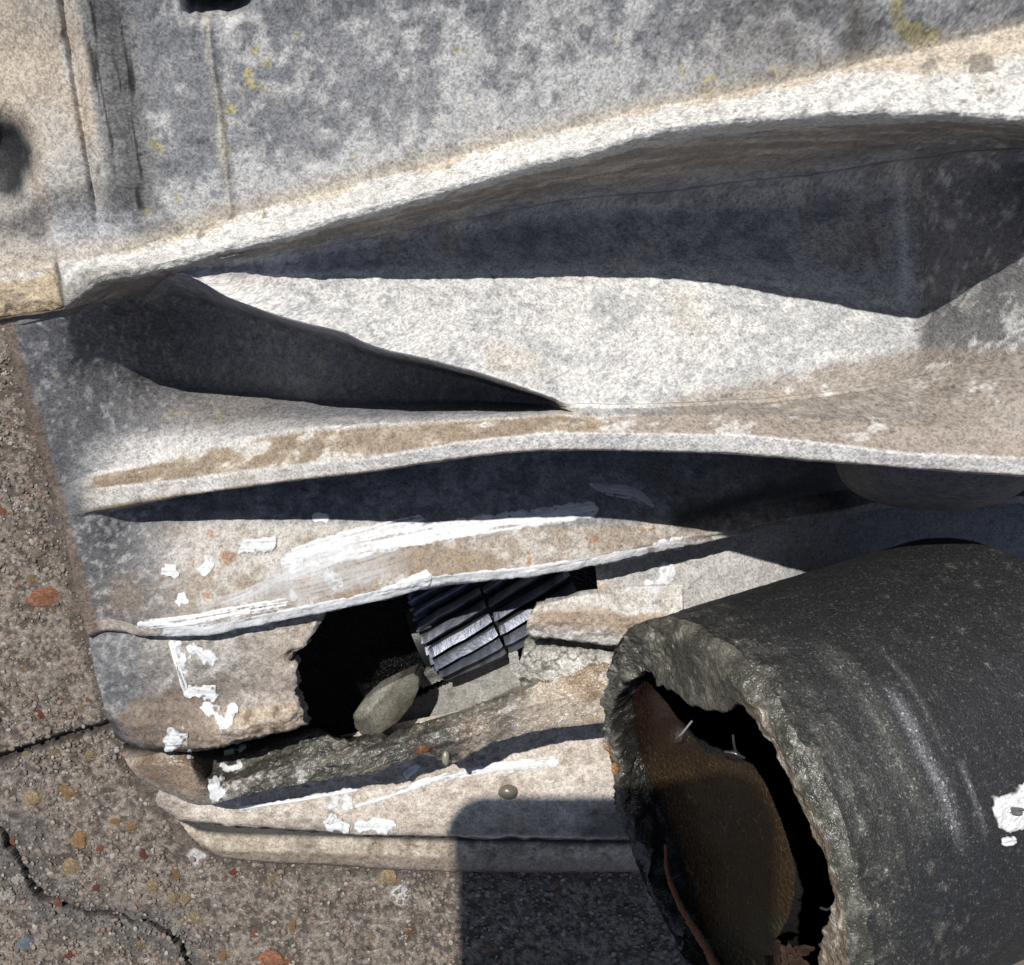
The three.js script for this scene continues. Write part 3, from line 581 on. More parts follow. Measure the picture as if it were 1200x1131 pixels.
// helical gear: two rows of teeth on one hub
{
  const ax = new THREE.Vector3(.93, 0, -.37).normalize(), up = new THREE.Vector3(0, 1, 0), sd = new THREE.Vector3().crossVectors(ax, up).normalize();
  const steel = new THREE.MeshStandardMaterial({ color: new THREE.Color(1, 1, 1), vertexColors: true, metalness: .7, roughness: .5, bumpMap: grainBump, bumpScale: .0001 });
  const gear = new THREE.Group(); gear.name = 'helical_gear'; gear.userData.label = 'oily steel gear with slanted teeth inside the hole'; housing.add(gear);
  const cc = P(577, 712, .0147); gear.position.set(...cc);
  const pt = (r, a, s) => new THREE.Vector3().addScaledVector(ax, s).addScaledVector(up, r * Math.cos(a)).addScaledVector(sd, r * Math.sin(a));
  const NT = 20, Rr = .0092, Rt = .0148;
  const hub = new THREE.CylinderGeometry(Rr, Rr, .047, 64); hub.applyQuaternion(new THREE.Quaternion().setFromUnitVectors(up, ax));
  hub.setAttribute('color', new THREE.Float32BufferAttribute(new Array(hub.attributes.position.count * 3).fill(.05), 3)); const hm = new THREE.Mesh(hub, steel); hm.name = 'hub'; gear.add(hm);
  function tooth(s0, s1, twist, ph) {
    const N = 12, pos = [], idx = [], prof = [[Rr - .0006, -.14], [Rt - .0019, -.105], [Rt - .0013, -.088], [Rt, .068], [Rt - .0006, .088], [Rr - .0006, .115]];
    const uv = [], tc = [];
    for (let i = 0; i <= N; i++) { const t = i / N, s = lerp(s0, s1, t), cham = (t < .04 || t > .96) ? .0004 : 0; prof.forEach(([r, a], q) => { const v = pt(r - (r > Rr ? cham : 0), ph + a + twist * (s - s0) / .018, s - (i < N / 2 ? 1 : -.5) * (r - Rr) * .28); pos.push(v.x, v.y, v.z); uv.push(s / .05, q * .03); const e = q === 3 || q === 4 ? 1 : q === 0 || q === 5 ? .12 : .42, w = e * (1 + .5 * n3(s * 900, q * 3 + ph * 20, 1)); tc.push(.19 * w, .205 * w, .245 * w); }); }
    for (let i = 0; i < N; i++) for (let q = 0; q < 5; q++) { const a = i * 6 + q; idx.push(a, a + 1, a + 6, a + 1, a + 7, a + 6); }
    for (let q = 1; q < 5; q++) { idx.push(0, q + 1, q); const b = N * 6; idx.push(b, b + q, b + q + 1); }
    let g = new THREE.BufferGeometry(); g.setAttribute('position', new THREE.Float32BufferAttribute(pos, 3)); g.setAttribute('uv', new THREE.Float32BufferAttribute(uv, 2)); g.setAttribute('color', new THREE.Float32BufferAttribute(tc, 3)); g.setIndex(idx); g = g.toNonIndexed(); g.computeVertexNormals(); return g;
  }
  for (const [s0, s1, tw, off] of [[-.0190, -.0014, -.24, 0], [.0016, .0235, -.24, .10]]) for (let k = 0; k < NT; k++) {
    const m = new THREE.Mesh(tooth(s0, s1, tw, off + k / NT * Math.PI * 2), steel); m.name = 'tooth'; gear.add(m);
  }
  for (let k = 0; k < 22; k++) { const m = new THREE.Mesh(tooth(-.0235, -.0205, 0, k / 22 * Math.PI * 2), steel); m.scale.set(.86, .86, .86); m.name = 'spline_tooth'; gear.add(m); }
  gear.traverse((o) => { if (o.isMesh) o.castShadow = o.receiveShadow = true; });
}

// ---------------------------------------------------------------- rays from above, for laying paint on the surfaces
function bvhOf(geos) {
  const p = [], idx = []; let o = 0;
  for (const g of geos) { const a = g.attributes.position; for (let i = 0; i < a.count; i++) p.push(a.getX(i), a.getY(i), a.getZ(i)); const ix = g.index; for (let i = 0; i < ix.count; i++) idx.push(ix.getX(i) + o); o += a.count; }
  const g = new THREE.BufferGeometry(); g.setAttribute('position', new THREE.Float32BufferAttribute(p, 3)); g.setIndex(idx); return new MeshBVH(g, { indirect: true });
}
const eye = new THREE.Vector3(0, HC, 0);
const castAt = (bvh) => (x, y) => {
  const q = P(x, y, 0), d = new THREE.Vector3(q[0], q[1] - HC, q[2]).normalize();
  const h = bvh.raycastFirst(new THREE.Ray(eye, d), THREE.DoubleSide); if (!h) return null;
  const n = h.face.normal.clone(); if (n.dot(d) > 0) n.negate(); return { p: h.point, n };
};
const paintMat = new THREE.MeshStandardMaterial({ vertexColors: true, transparent: true, roughness: .62, metalness: 0, bumpMap: grainBump, bumpScale: .00012 });
// path in the plane of the stroke, width w (number or function of 0..1); streaks: share of bare gaps along the brush
function paint(cast, parent, path, w, { streak = .3, tone = [.64, .645, .65], lift = .00022, sd = 1, step = 1, rag = .3, op = .93, soft = 1, dot = false, name = 'paint_stroke' } = {}) {
  const seg = [0]; for (let i = 1; i < path.length; i++) seg.push(seg[i - 1] + Math.hypot(path[i][0] - path[i - 1][0], path[i][1] - path[i - 1][1]));
  const fx = path.length > 2 ? pchip(seg, path.map((p) => p[0])) : (s) => lerp(path[0][0], path[1][0], s / seg[1]), fy = path.length > 2 ? pchip(seg, path.map((p) => p[1])) : (s) => lerp(path[0][1], path[1][1], s / seg[1]);
  const len = seg[seg.length - 1], N = Math.max(4, Math.round(len / step)), wf = typeof w === 'function' ? w : () => w, wm = Math.max(...[0, .1, .2, .3, .4, .5, .6, .7, .8, .9, 1].map(wf)), M = Math.max(4, Math.round(wm / step));
  const V = [], pos = [], col = [], uv = [], idx = [];
  for (let i = 0; i <= N; i++) for (let j = 0; j <= M; j++) {
    const s = i / N * len, t = i / N, e = 1; let dx = fx(Math.min(len, s + e)) - fx(Math.max(0, s - e)), dy = fy(Math.min(len, s + e)) - fy(Math.max(0, s - e)); const l = Math.hypot(dx, dy) || 1;
    const a = (j / M - .5), x = fx(s) - dy / l * a * wm, y = fy(s) + dx / l * a * wm;
    const wl = wf(t) / wm, q = Math.max(0, .5 * wl - Math.min(s, len - s) / wm);
    const d = .5 * wl - Math.hypot(q, a) + rag * (.45 * n3(x * .10, y * .10, sd) + .3 * n3(x * .3, y * .3, sd + 4) + (rag > .9 ? .35 * n3(x * .18, y * .18, sd + 6) : 0)) * .5;
    const br = n3(a * wm * .42 + sd * 31, s * .022, sd + 2) * .7 + n3(a * wm * .9, s * .04, sd + 5) * .5 + .3 * n3(x * .35, y * .35, sd + 8);
    const bd = rag > .9 ? .9 * n3(x * .13, y * .13, sd + 8) + .4 * n3(x * .4, y * .4, sd) : br;
    const al = op * (soft > 1.8 ? sst(0, .3, Math.min(t, 1 - t)) : 1) * sst(0, .10 * soft, d) * sst(-.28 * soft, .22 * soft, bd + 1 - streak * 1.9 + Math.min(.35, d));
    const ok = al > .02;
    const hit = ok ? cast(x, y) : null;
    if (!hit) { V.push(-1); continue; }
    const k = lift * (.35 + sst(0, .18, d) * (.8 + .5 * n3(x * .16, y * .16, sd) + .55 * br));
    V.push(pos.length / 3); pos.push(hit.p.x + hit.n.x * k, hit.p.y + hit.n.y * k, hit.p.z + hit.n.z * k);
    const g = 1 + .10 * n3(x * .5, y * .5, 3) + .12 * br; col.push(tone[0] * g, tone[1] * g, tone[2] * g, al); uv.push(hit.p.x / .05, hit.p.z / .05);
  }
  const B = M + 1, ok3 = (a, b, c) => { const h = [a, b, c].map((k) => pos[k * 3 + 1]); return Math.max(...h) - Math.min(...h) < .005; };
  for (let i = 0; i < N; i++) for (let j = 0; j < M; j++) { const a = V[i * B + j], b = V[i * B + j + 1], c = V[(i + 1) * B + j], d = V[(i + 1) * B + j + 1]; if (a >= 0 && b >= 0 && c >= 0 && ok3(a, b, c)) idx.push(a, b, c); if (d >= 0 && b >= 0 && c >= 0 && ok3(d, b, c)) idx.push(b, d, c); }
  if (!idx.length) return null;
  const g = new THREE.BufferGeometry(); g.setAttribute('position', new THREE.Float32BufferAttribute(pos, 3)); g.setAttribute('color', new THREE.Float32BufferAttribute(col, 4)); g.setAttribute('uv', new THREE.Float32BufferAttribute(uv, 2)); g.setIndex(idx); g.computeVertexNormals();
  return part(name, g, paintMat, parent);
}
const onHousing = castAt(bvhOf(rayTargets));
const PS = (path, w, o) => {
  const len = path.reduce((a, p, i) => a + (i ? Math.hypot(p[0] - path[i - 1][0], p[1] - path[i - 1][1]) : 0), 0), dab = len < 55;   // short dabs are ragged and thin in places
  return paint(onHousing, housing, path, w, dab ? { soft: 1.7, op: .9, ...o, rag: .95, streak: o.streak + .14 } : o);
};
PS([[330, 664], [400, 646], [470, 632], [560, 616], [640, 605], [702, 594]], (t) => lerp(30, 22, t), { streak: .26, sd: 1 });
PS([[215, 722], [280, 700], [340, 672], [400, 650], [470, 630]], (t) => 14 + 26 * t, { streak: .34, sd: 2, op: .6, soft: 2 });
PS([[340, 650], [400, 632], [450, 620], [499, 610]], 18, { streak: .3, sd: 3, op: .85 });
PS([[280, 700], [350, 690], [430, 668], [500, 645]], 40, { streak: .36, sd: 4, op: .4, soft: 2 });
PS([[690, 566], [715, 574], [740, 578], [768, 594]], (t) => 5 + 13 * Math.sin(Math.PI * t), { streak: .3, sd: 5, op: .8, tone: [.5, .51, .53] });
PS([[190, 741], [250, 737], [337, 720], [450, 697], [512, 681], [625, 669], [700, 657], [760, 646]], 14, { streak: .33, sd: 6, lift: .00008 });
PS([[160, 733], [210, 728], [280, 716], [340, 706]], 14, { streak: .5, sd: 16 });
PS([[444, 692], [475, 684], [508, 675]], (t) => 8 + 12 * sst(.2, .9, t), { streak: .1, sd: 7, lift: .0004 });
PS([[765, 642], [785, 638], [804, 636]], 17, { streak: .2, sd: 8 });
PS([[785, 660], [778, 676], [768, 700]], 22, { streak: .25, sd: 9 });
PS([[754, 680], [766, 690]], 10, { streak: .3, sd: 10 });
PS([[280, 640], [303, 640], [326, 639]], 20, { streak: .05, sd: 11, lift: .0006 });
PS([[243, 645], [244, 658], [234, 672]], 16, { streak: .1, sd: 12 });
PS([[190, 668], [200, 669], [211, 671]], 16, { streak: 0, sd: 13, lift: .0005 });
PS([[205, 705], [212, 702], [221, 700]], 15, { streak: .1, sd: 14 });
PS([[366, 607], [376, 605], [388, 609]], 12, { streak: .1, sd: 15 });
PS([[376, 668], [390, 680], [402, 694]], 18, { streak: .45, sd: 17, tone: [.52, .53, .54] });
PS([[340, 686], [344, 695], [348, 704]], 12, { streak: .4, sd: 18, tone: [.52, .53, .54] });
PS([[200, 750], [207, 775], [216, 805], [220, 818]], 8, { streak: .3, sd: 19 });
PS([[206, 750], [212, 770], [217, 790]], 13, { streak: .3, sd: 20 });
PS([[222, 754], [236, 766], [254, 778]], (t) => 16 + 12 * t, { streak: .12, sd: 21, lift: .0004 });
PS([[218, 806], [236, 812], [260, 812]], 20, { streak: .15, sd: 22, lift: .0004 });
PS([[240, 822], [256, 840], [262, 858]], 18, { streak: .2, sd: 23, lift: .0004 });
PS([[274, 822], [270, 838], [262, 856]], 15, { streak: .2, sd: 24, lift: .0004 });
PS([[190, 868], [204, 866], [220, 866]], 27, { streak: .05, sd: 25, lift: .0005, rag: .6 });
PS([[214, 848], [216, 858]], 9, { streak: .05, sd: 26 });
PS([[223, 876], [222, 890]], 7, { streak: .1, sd: 27 });
PS([[262, 884], [276, 880], [290, 874]], 9, { streak: .3, sd: 28 });
PS([[258, 894], [268, 902], [282, 896], [278, 888]], 8, { streak: .2, sd: 29 });
PS([[250, 905], [254, 920], [262, 936]], (t) => 16 + 14 * t, { streak: .05, sd: 30, lift: .0005, rag: .6 });
PS([[415, 946], [460, 930], [510, 914], [560, 903], [610, 897], [656, 893]], (t) => 8 + 9 * t, { streak: .36, sd: 31 });
PS([[280, 947], [340, 938], [400, 928], [420, 924]], 6, { streak: .25, sd: 32 });
PS([[380, 940], [396, 938], [414, 944]], 24, { streak: .42, sd: 33 });
PS([[408, 934], [412, 950]], 10, { streak: .2, sd: 34 });
PS([[376, 962], [394, 966], [410, 970]], 16, { streak: .08, sd: 35, lift: .0005, rag: .6 });
PS([[384, 968], [394, 950]], 12, { streak: .15, sd: 36, lift: .001 });
PS([[415, 968], [440, 966], [464, 970]], 17, { streak: .08, sd: 37, lift: .0005, rag: .6 });
PS([[474, 910], [486, 900], [492, 896]], 9, { streak: .2, sd: 38 });

// ---------------------------------------------------------------- the black motor
const mC = new THREE.Vector3(...P(828, 975, .095)), mR = .0466, mAz = .2275, mEl = .36;
const motor = thing('starter_motor', 'black painted cylindrical motor body with torn open end lying against the housing', 'motor', [mC.x, 0, mC.z]);
const mN = new THREE.Vector3(-Math.cos(mAz) * Math.cos(mEl), Math.sin(mEl), Math.sin(mAz) * Math.cos(mEl));     // out of the open end
const mU = new THREE.Vector3(0, 1, 0).addScaledVector(mN, -mN.y).normalize(), mV = new THREE.Vector3().crossVectors(mN, mU);
const onEnd = (x, y, depth = 0) => {                             // a pixel carried onto the plane of the open end
  const q = P(x, y, 0), d = new THREE.Vector3(q[0], -HC, q[2]).normalize(), o = mC.clone().addScaledVector(mN, -depth);
  const t = o.clone().sub(eye).dot(mN) / d.dot(mN); return eye.clone().addScaledVector(d, t);
};
const polar = (p) => { const v = p.clone().sub(mC); return [Math.atan2(v.dot(mV), v.dot(mU)), Math.hypot(v.dot(mU), v.dot(mV))]; };
const mPt = (r, th, s) => mC.clone().addScaledVector(mU, r * Math.cos(th)).addScaledVector(mV, r * Math.sin(th)).addScaledVector(mN, -s);
const inner = [[752, 790], [775, 800], [800, 822], [820, 835], [845, 838], [862, 826], [880, 845], [893, 868], [915, 905], [933, 947], [948, 985], [962, 1010], [971, 1051], [968, 1080], [955, 1110], [938, 1150], [910, 1200], [860, 1230], [820, 1200], [795, 1150], [775, 1090], [760, 1030], [745, 980], [728, 930], [718, 880], [716, 830], [730, 800]].map(([x, y]) => polar(onEnd(x, y))).sort((a, b) => a[0] - b[0]);
function rInner(th) {
  th = Math.atan2(Math.sin(th), Math.cos(th)); const n = inner.length;
  for (let i = 0; i < n; i++) { const a = inner[i], b = inner[(i + 1) % n], b0 = i === n - 1 ? b[0] + 2 * Math.PI : b[0]; let q = th; if (i === n - 1 && th < a[0]) q += 2 * Math.PI; if (q >= a[0] && q <= b0) return Math.min(mR - .0025, lerp(a[1], b[1], (q - a[0]) / (b0 - a[0] || 1))); }
  return mR * .85;
}
function tube(NT, prof, NS, disp, color, uvS = .05) {           // prof(t, theta) -> [radius, depth]; closed round the axis
  const pos = [], col = [], uv = [], idx = [];
  for (let i = 0; i <= NS; i++) for (let j = 0; j <= NT; j++) {
    const th = (j % NT) / NT * 2 * Math.PI, t = i / NS, [r, s] = prof(t, th), q = mPt(r, th, s), d = disp(q.x, q.y, q.z, t, th, s); const a = mPt(r + d[0], th, s + d[1]);
    pos.push(a.x, a.y, a.z); col.push(...color(q.x, q.y, q.z, t, th, s, r)); uv.push(j / NT * 2 * Math.PI * mR / uvS, (s + r) / uvS);
  }
  for (let i = 0; i < NS; i++) for (let j = 0; j < NT; j++) { const a = i * (NT + 1) + j; idx.push(a, a + 1, a + NT + 1, a + 1, a + NT + 2, a + NT + 1); }
  const g = new THREE.BufferGeometry(); g.setAttribute('position', new THREE.Float32BufferAttribute(pos, 3)); g.setAttribute('color', new THREE.Float32BufferAttribute(col, 3)); g.setAttribute('uv', new THREE.Float32BufferAttribute(uv, 2)); g.setIndex(idx); g.computeVertexNormals();
  const n = g.attributes.normal; for (let i = 0; i <= NS; i++) { const a = i * (NT + 1), b = a + NT; n.setXYZ(b, n.getX(a), n.getY(a), n.getZ(a)); }
  return g;
}
const fineBump = grainBump.clone(); fineBump.repeat.set(1.9, 1.9); fineBump.needsUpdate = true;
const speckMap = tileTex(1024, (u, v) => { const a = wrapNoise(u, v, 210, 21), b = wrapNoise(u, v, 120, 22), c = wrapNoise(u, v, 70, 23); return clamp(.46 + .3 * (a - .5) + .36 * sst(.74, .86, a * .62 + b * .38) + .22 * sst(.66, .8, b * .6 + c * .4)); }, true);
const motorMat = new THREE.MeshPhysicalMaterial({ vertexColors: true, map: speckMap, bumpMap: fineBump, bumpScale: .00013, roughness: .55, metalness: 0 });
const mLen = .084, thR = polar(onEnd(985, 960))[0];
const sRim = (th) => { const q = mPt(mR, th, 0); return .0015 * fbm(q.x, q.y, q.z, .012, 3) + .001 * fbm(q.x, q.y, q.z, .003, 3); };
const bevelAt = (th) => sst(-.2, .6, Math.cos(th - thR));
const bodyGeo = tube(520, (t, th) => { const sh = .008, l = mLen - sh; const s0 = .0034 * (.25 + .75 * bevelAt(th)) + sRim(th); const u = t * 1.06; if (u <= 1) return [mR, lerp(s0, l, u)]; const a = (u - 1) / .06 * Math.PI / 2; return [mR - sh * (1 - Math.cos(a)), l + sh * Math.sin(a)]; }, 240,
  (x, y, z, t, th, s) => { const e = sst(.02, .004, s); return [.00022 * fbm(x, y, z, .004, 3) + e * .0006 * fbm(x, y, z, .003, 3) - .0006 * e * e, 0]; },
  (x, y, z, t, th, s) => {
    const [px, py] = pixOf([x, y, z]); const f = fbm(x, y, z, .01, 4), f2 = fbm(x, y, z, .003, 3), f3 = n3(x * 1500, y * 1500, z * 1500);
    let b = .086 + .02 * f2 + .016 * f; let c = [b, b, b * 1.03];
    const worn = sst(.017, .003, s + .005 * f - .0035 * sst(.2, .9, Math.cos(th + .45)));
    const band = fbm(s * 3, th * .012, 1, .0022, 3);
    c = mix(c, mix([.15, .15, .12], [.55, .53, .46], sst(0, .7, f2 + band)), worn * .6);
    c = mix(c, [.6, .57, .48], sst(.010, .0045, s + .003 * f2) * sst(0, .4, f2 + .05) * .6 * sst(850, 900, px));
    const arc = s + .0012 * n3(th * 5, 0, 2);
    const sc = (s0, w, ta, tb, k) => Math.exp(-(((arc - s0) / w) ** 2)) * sst(ta, ta + 40, py) * sst(tb, tb - 60, py) * k * clamp(.65 + band * .9 + .3 * f3);
    c = mix(c, [.85, .85, .9], clamp(sc(.0255, .0016, 790, 1010, .95)));
    c = mix(c, [.5, .52, .44], clamp(sc(.0195, .0028, 740, 1000, .8)));
    c = mix(c, [.7, .7, .68], clamp(sc(.0315, .0006, 880, 1000, .9)));
    c = mix(c, [.6, .6, .55], clamp(sc(.03, .0007, 740, 900, .5)));
    c = mix(c, [.5, .5, .42], sst(.1, .5, f2 + .5 * blob(px, py, 1100, 1090, 40, 60) - .3) * .6);
    return c;
  });
part('motor_body', bodyGeo, motorMat, motor, 'black textured cylinder shell with pale scratches');
part('end_cap', tube(160, (t) => [lerp(mR - .008, .001, t), mLen + .004 * sst(.2, .3, t)], 20, () => [0, 0], () => [.08, .08, .084]), motorMat, motor);
part('torn_edge', tube(640, (t, th) => { const ri = rInner(th), s0 = .0034 + sRim(th), rb = Math.max(ri + .0005, mR - .0006 - .0022 * bevelAt(th)); if (t < .3) { const k = t / .3; return [lerp(mR, rb, k), lerp(s0 * (.35 + .65 * bevelAt(th)), .0002, k ** .8)]; } if (t < .75) { const k = (t - .3) / .45; return [lerp(rb, ri, k), .0002 + .0006 * k]; } const k = (t - .75) / .25; return [ri + .002 * k, .0008 + k * .014]; }, 70,
  (x, y, z, t, th) => { const e = sst(0, .12, t); const lf = 1 - bevelAt(th), m = fbm(x, y, z, .0055, 4); return [e * .0010 * fbm(x, y, z, .003, 3) + sst(.45, .7, t) * .0014 * fbm(x, y, z + 2, .0035, 4), -e * ((.0010 + .0022 * lf) * m + .00045 * fbm(x, y, z, .0016, 3) - lf * .0007 * sst(.10, 0, Math.abs(fbm(x, y, z, .004, 3))))]; },
  (x, y, z, t, th) => {
    const [px, py] = pixOf([x, y, z]); const f = fbm(x, y, z, .006, 4), f2 = fbm(x, y, z, .002, 3);
    let c = mix([.06, .057, .045], [.135, .128, .10], sst(-.3, .4, f + f2 * .5));
    c = mix(c, [.40, .39, .36], sst(.3, .55, f2 + f * .3) * .6);
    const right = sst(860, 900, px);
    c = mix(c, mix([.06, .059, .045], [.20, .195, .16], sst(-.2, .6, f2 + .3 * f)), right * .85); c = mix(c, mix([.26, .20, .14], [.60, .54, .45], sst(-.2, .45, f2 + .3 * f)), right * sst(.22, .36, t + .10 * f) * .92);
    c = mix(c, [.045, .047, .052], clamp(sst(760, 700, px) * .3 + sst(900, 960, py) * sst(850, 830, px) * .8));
    c = mix(c, [.48, .22, .06], .95 * Math.max(blob(px, py, 709, 880, 6, 8), blob(px, py, 713, 905, 6, 13)));
    c = mix(c, [.02, .018, .016], sst(.68, .8, t));
    return c;
  }), wetMat, motor, 'rough torn metal edge round the open end');
part('inner_wall', tube(160, (t) => [mR - .004, lerp(.012, mLen - .01, t)], 8, () => [0, 0], () => [.012, .011, .010]), motorMat, motor);
// Worley crackle for the inner plate
const crN = 26; const crPts = []; for (let i = 0; i < crN * crN; i++) crPts.push([rnd(), rnd()]);
const worley = (u, v) => { const x = u * crN, y = v * crN, X = Math.floor(x), Y = Math.floor(y); let a = 9, b = 9; for (let j = -1; j < 2; j++) for (let i = -1; i < 2; i++) { const q = crPts[(((Y + j) % crN + crN) % crN) * crN + ((X + i) % crN + crN) % crN]; const d = Math.hypot(X + i + q[0] - x, Y + j + q[1] - y); if (d < a) { b = a; a = d; } else if (d < b) b = d; } return b - a; };
const crackMap = tileTex(1024, (u, v) => { const w = worley(u, v); const k = sst(.11, .02, w) * (.55 + .45 * wrapNoise(u, v, 40, 9)); const g = wrapNoise(u, v, 90, 5); return [lerp(.33 + .2 * g, .92, k), lerp(.33 + .2 * g, .88, k), lerp(.33 + .2 * g, .78, k)]; }, true);
const crackBump = tileTex(1024, (u, v) => sst(.14, .02, worley(u, v)));
const crackMat = new THREE.MeshPhysicalMaterial({ vertexColors: true, map: crackMap, bumpMap: crackBump, bumpScale: .00012, roughness: .34, metalness: 0, specularIntensity: .5 });
{
  const poly = [[712, 795], [735, 790], [760, 800], [780, 822], [800, 850], [828, 882], [860, 886], [882, 896], [898, 920], [915, 960], [925, 990], [932, 1020], [930, 1050], [924, 1075], [905, 1110], [900, 1190], [870, 1290], [800, 1260], [750, 1120], [715, 960], [700, 880]];
  const st = 1.3, pos = [], col = [], uv = [], idx = [], id = new Map();
  const vt = (i, j) => {
    const k = i * 9999 + j; if (id.has(k)) return id.get(k);
    const x = 690 + i * st, y = 780 + j * st; const dp = .0065 + .004 * blob(x, y, 800, 1000, 90, 120) + .0006 * fbm(x / 900, 0, y / 900, .06, 3);
    const p = onEnd(x, y, dp), f = fbm(p.x, p.y, p.z, .008, 4);
    let c = mix([.17, .075, .04], [.27, .165, .075], sst(850, 900, y + f * 20)); c = mix(c, [.09, .045, .03], sst(850, 790, y - f * 20) * .6);
    c = mix(c, [.23, .21, .13], sst(1065, 1085, y + (x - 900) * .2 + f * 12)); c = mix(c, [1.2, 1.16, 1.04], .8 * blob(x, y, 797, 862, 9, 7) * clamp(.5 + 2 * n3(x * .3, y * .3, 1)));
    c = mix(c, [.35, .31, .26], .5 * blob(x - (y - 960) * -.35, y, 852, 960, 5, 24));
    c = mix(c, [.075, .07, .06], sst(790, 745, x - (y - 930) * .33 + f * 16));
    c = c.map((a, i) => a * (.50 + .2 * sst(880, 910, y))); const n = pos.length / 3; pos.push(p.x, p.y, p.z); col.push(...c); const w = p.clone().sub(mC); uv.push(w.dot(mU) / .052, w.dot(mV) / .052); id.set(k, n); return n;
  };
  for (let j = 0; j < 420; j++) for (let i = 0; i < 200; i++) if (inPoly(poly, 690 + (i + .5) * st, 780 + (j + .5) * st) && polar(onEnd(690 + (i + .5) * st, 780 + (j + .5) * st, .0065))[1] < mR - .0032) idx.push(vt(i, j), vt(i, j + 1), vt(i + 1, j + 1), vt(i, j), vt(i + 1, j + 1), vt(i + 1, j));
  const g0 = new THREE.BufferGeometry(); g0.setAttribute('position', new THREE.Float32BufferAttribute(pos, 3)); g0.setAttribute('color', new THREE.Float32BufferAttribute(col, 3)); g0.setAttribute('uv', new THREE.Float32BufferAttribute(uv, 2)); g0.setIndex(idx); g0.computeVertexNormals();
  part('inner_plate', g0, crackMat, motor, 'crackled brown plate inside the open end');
}
// bright wire ends, copper winding stub and white splash on the body
{
  const wm = new THREE.MeshStandardMaterial({ color: new THREE.Color(.72, .73, .75), metalness: .9, roughness: .28 });
  for (const pts of [[[792, 866, .004], [799, 860, .002], [811, 845, .004]], [[850, 881, .004], [862, 883, .002], [872, 888, .005]], [[859, 862, .010], [860, 871, .008], [862, 880, .005]], [[962, 1064, .006], [970, 1066, .004], [976, 1062, .003]]])
    part('wire_end', new THREE.TubeGeometry(new THREE.CatmullRomCurve3(pts.map(([x, y, d]) => onEnd(x, y, d))), 16, .00026, 7), wm, motor);
}
{
  const m = new THREE.MeshStandardMaterial({ color: new THREE.Color(.09, .055, .038), metalness: .5, roughness: .45, bumpMap: grainBump, bumpScale: .0004 });
  for (const [x, y, r, sx, sy] of [[911, 1112, .0016, .7, 1.5], [907, 1128, .0019, 1.2, .7], [924, 1122, .0021, .8, 1.3], [940, 1112, .0015, 1.4, .6], [935, 1130, .0018, 1, 1]]) {
    const g = new THREE.IcosahedronGeometry(r, 3), p = g.attributes.position, o = onEnd(x, y, .003);
    for (let i = 0; i < p.count; i++) { const a = p.getX(i), b = p.getY(i), c = p.getZ(i), k = 1 + .75 * n3(a * 700 + x, b * 700, c * 700) + .3 * n3(a * 1900, b * 1900 + y, c * 1900); p.setXYZ(i, o.x + a * k * sx * .85, o.y + b * k * .7, o.z + c * k * sy * .85); }
    g.computeVertexNormals(); part('copper_winding', g, m, motor);
  }
}
const onMotor = castAt(bvhOf([bodyGeo]));
paint(onMotor, motor, [[1164, 965], [1182, 950], [1196, 935], [1212, 925]], (t) => 40 + 14 * Math.sin(t * 6), { streak: .02, sd: 51, lift: .0006, rag: .35, name: 'white_splash', tone: [.68, .68, .67] });
paint(onMotor, motor, [[1172, 985], [1190, 984]], 12, { streak: .05, sd: 52, lift: .0005, rag: .6, name: 'white_splash', tone: [.68, .68, .67] });
paint(onMotor, motor, [[1180, 948], [1190, 950]], 14, { streak: .1, sd: 53, lift: .0016, rag: .7, name: 'white_splash', tone: [.10, .10, .105] }).userData.label = 'dark spot in the middle of the white splash';

// ---------------------------------------------------------------- twig in the motor opening
{
  const pts = [[780, 990, -.001], [782, 1020, -.003], [792, 1050, -.004], [808, 1080, -.004], [824, 1105, -.004], [840, 1136, -.004]].map(([x, y, d]) => onEnd(x, y, d));
  const cv = new THREE.CatmullRomCurve3(pts), g = new THREE.TubeGeometry(cv, 60, .00085, 8), p = g.attributes.position;
  for (let i = 0; i < p.count; i++) { const r = Math.floor(i / 9) / 60, c = cv.getPointAt(r), k = (.45 + .75 * r) * (1 + .25 * n3(r * 60, i % 9, 2)); p.setXYZ(i, c.x + (p.getX(i) - c.x) * k, c.y + (p.getY(i) - c.y) * k, c.z + (p.getZ(i) - c.z) * k); }
  g.computeVertexNormals();
  const t = new THREE.Mesh(g, new THREE.MeshStandardMaterial({ color: new THREE.Color(.26, .115, .055), roughness: .8, bumpMap: grainBump, bumpScale: .0004 }));
  t.name = 'twig'; t.castShadow = t.receiveShadow = true; t.userData = { label: 'thin reddish brown dry twig lying on the torn edge of the motor opening', category: 'twig' }; scene.add(t);
}
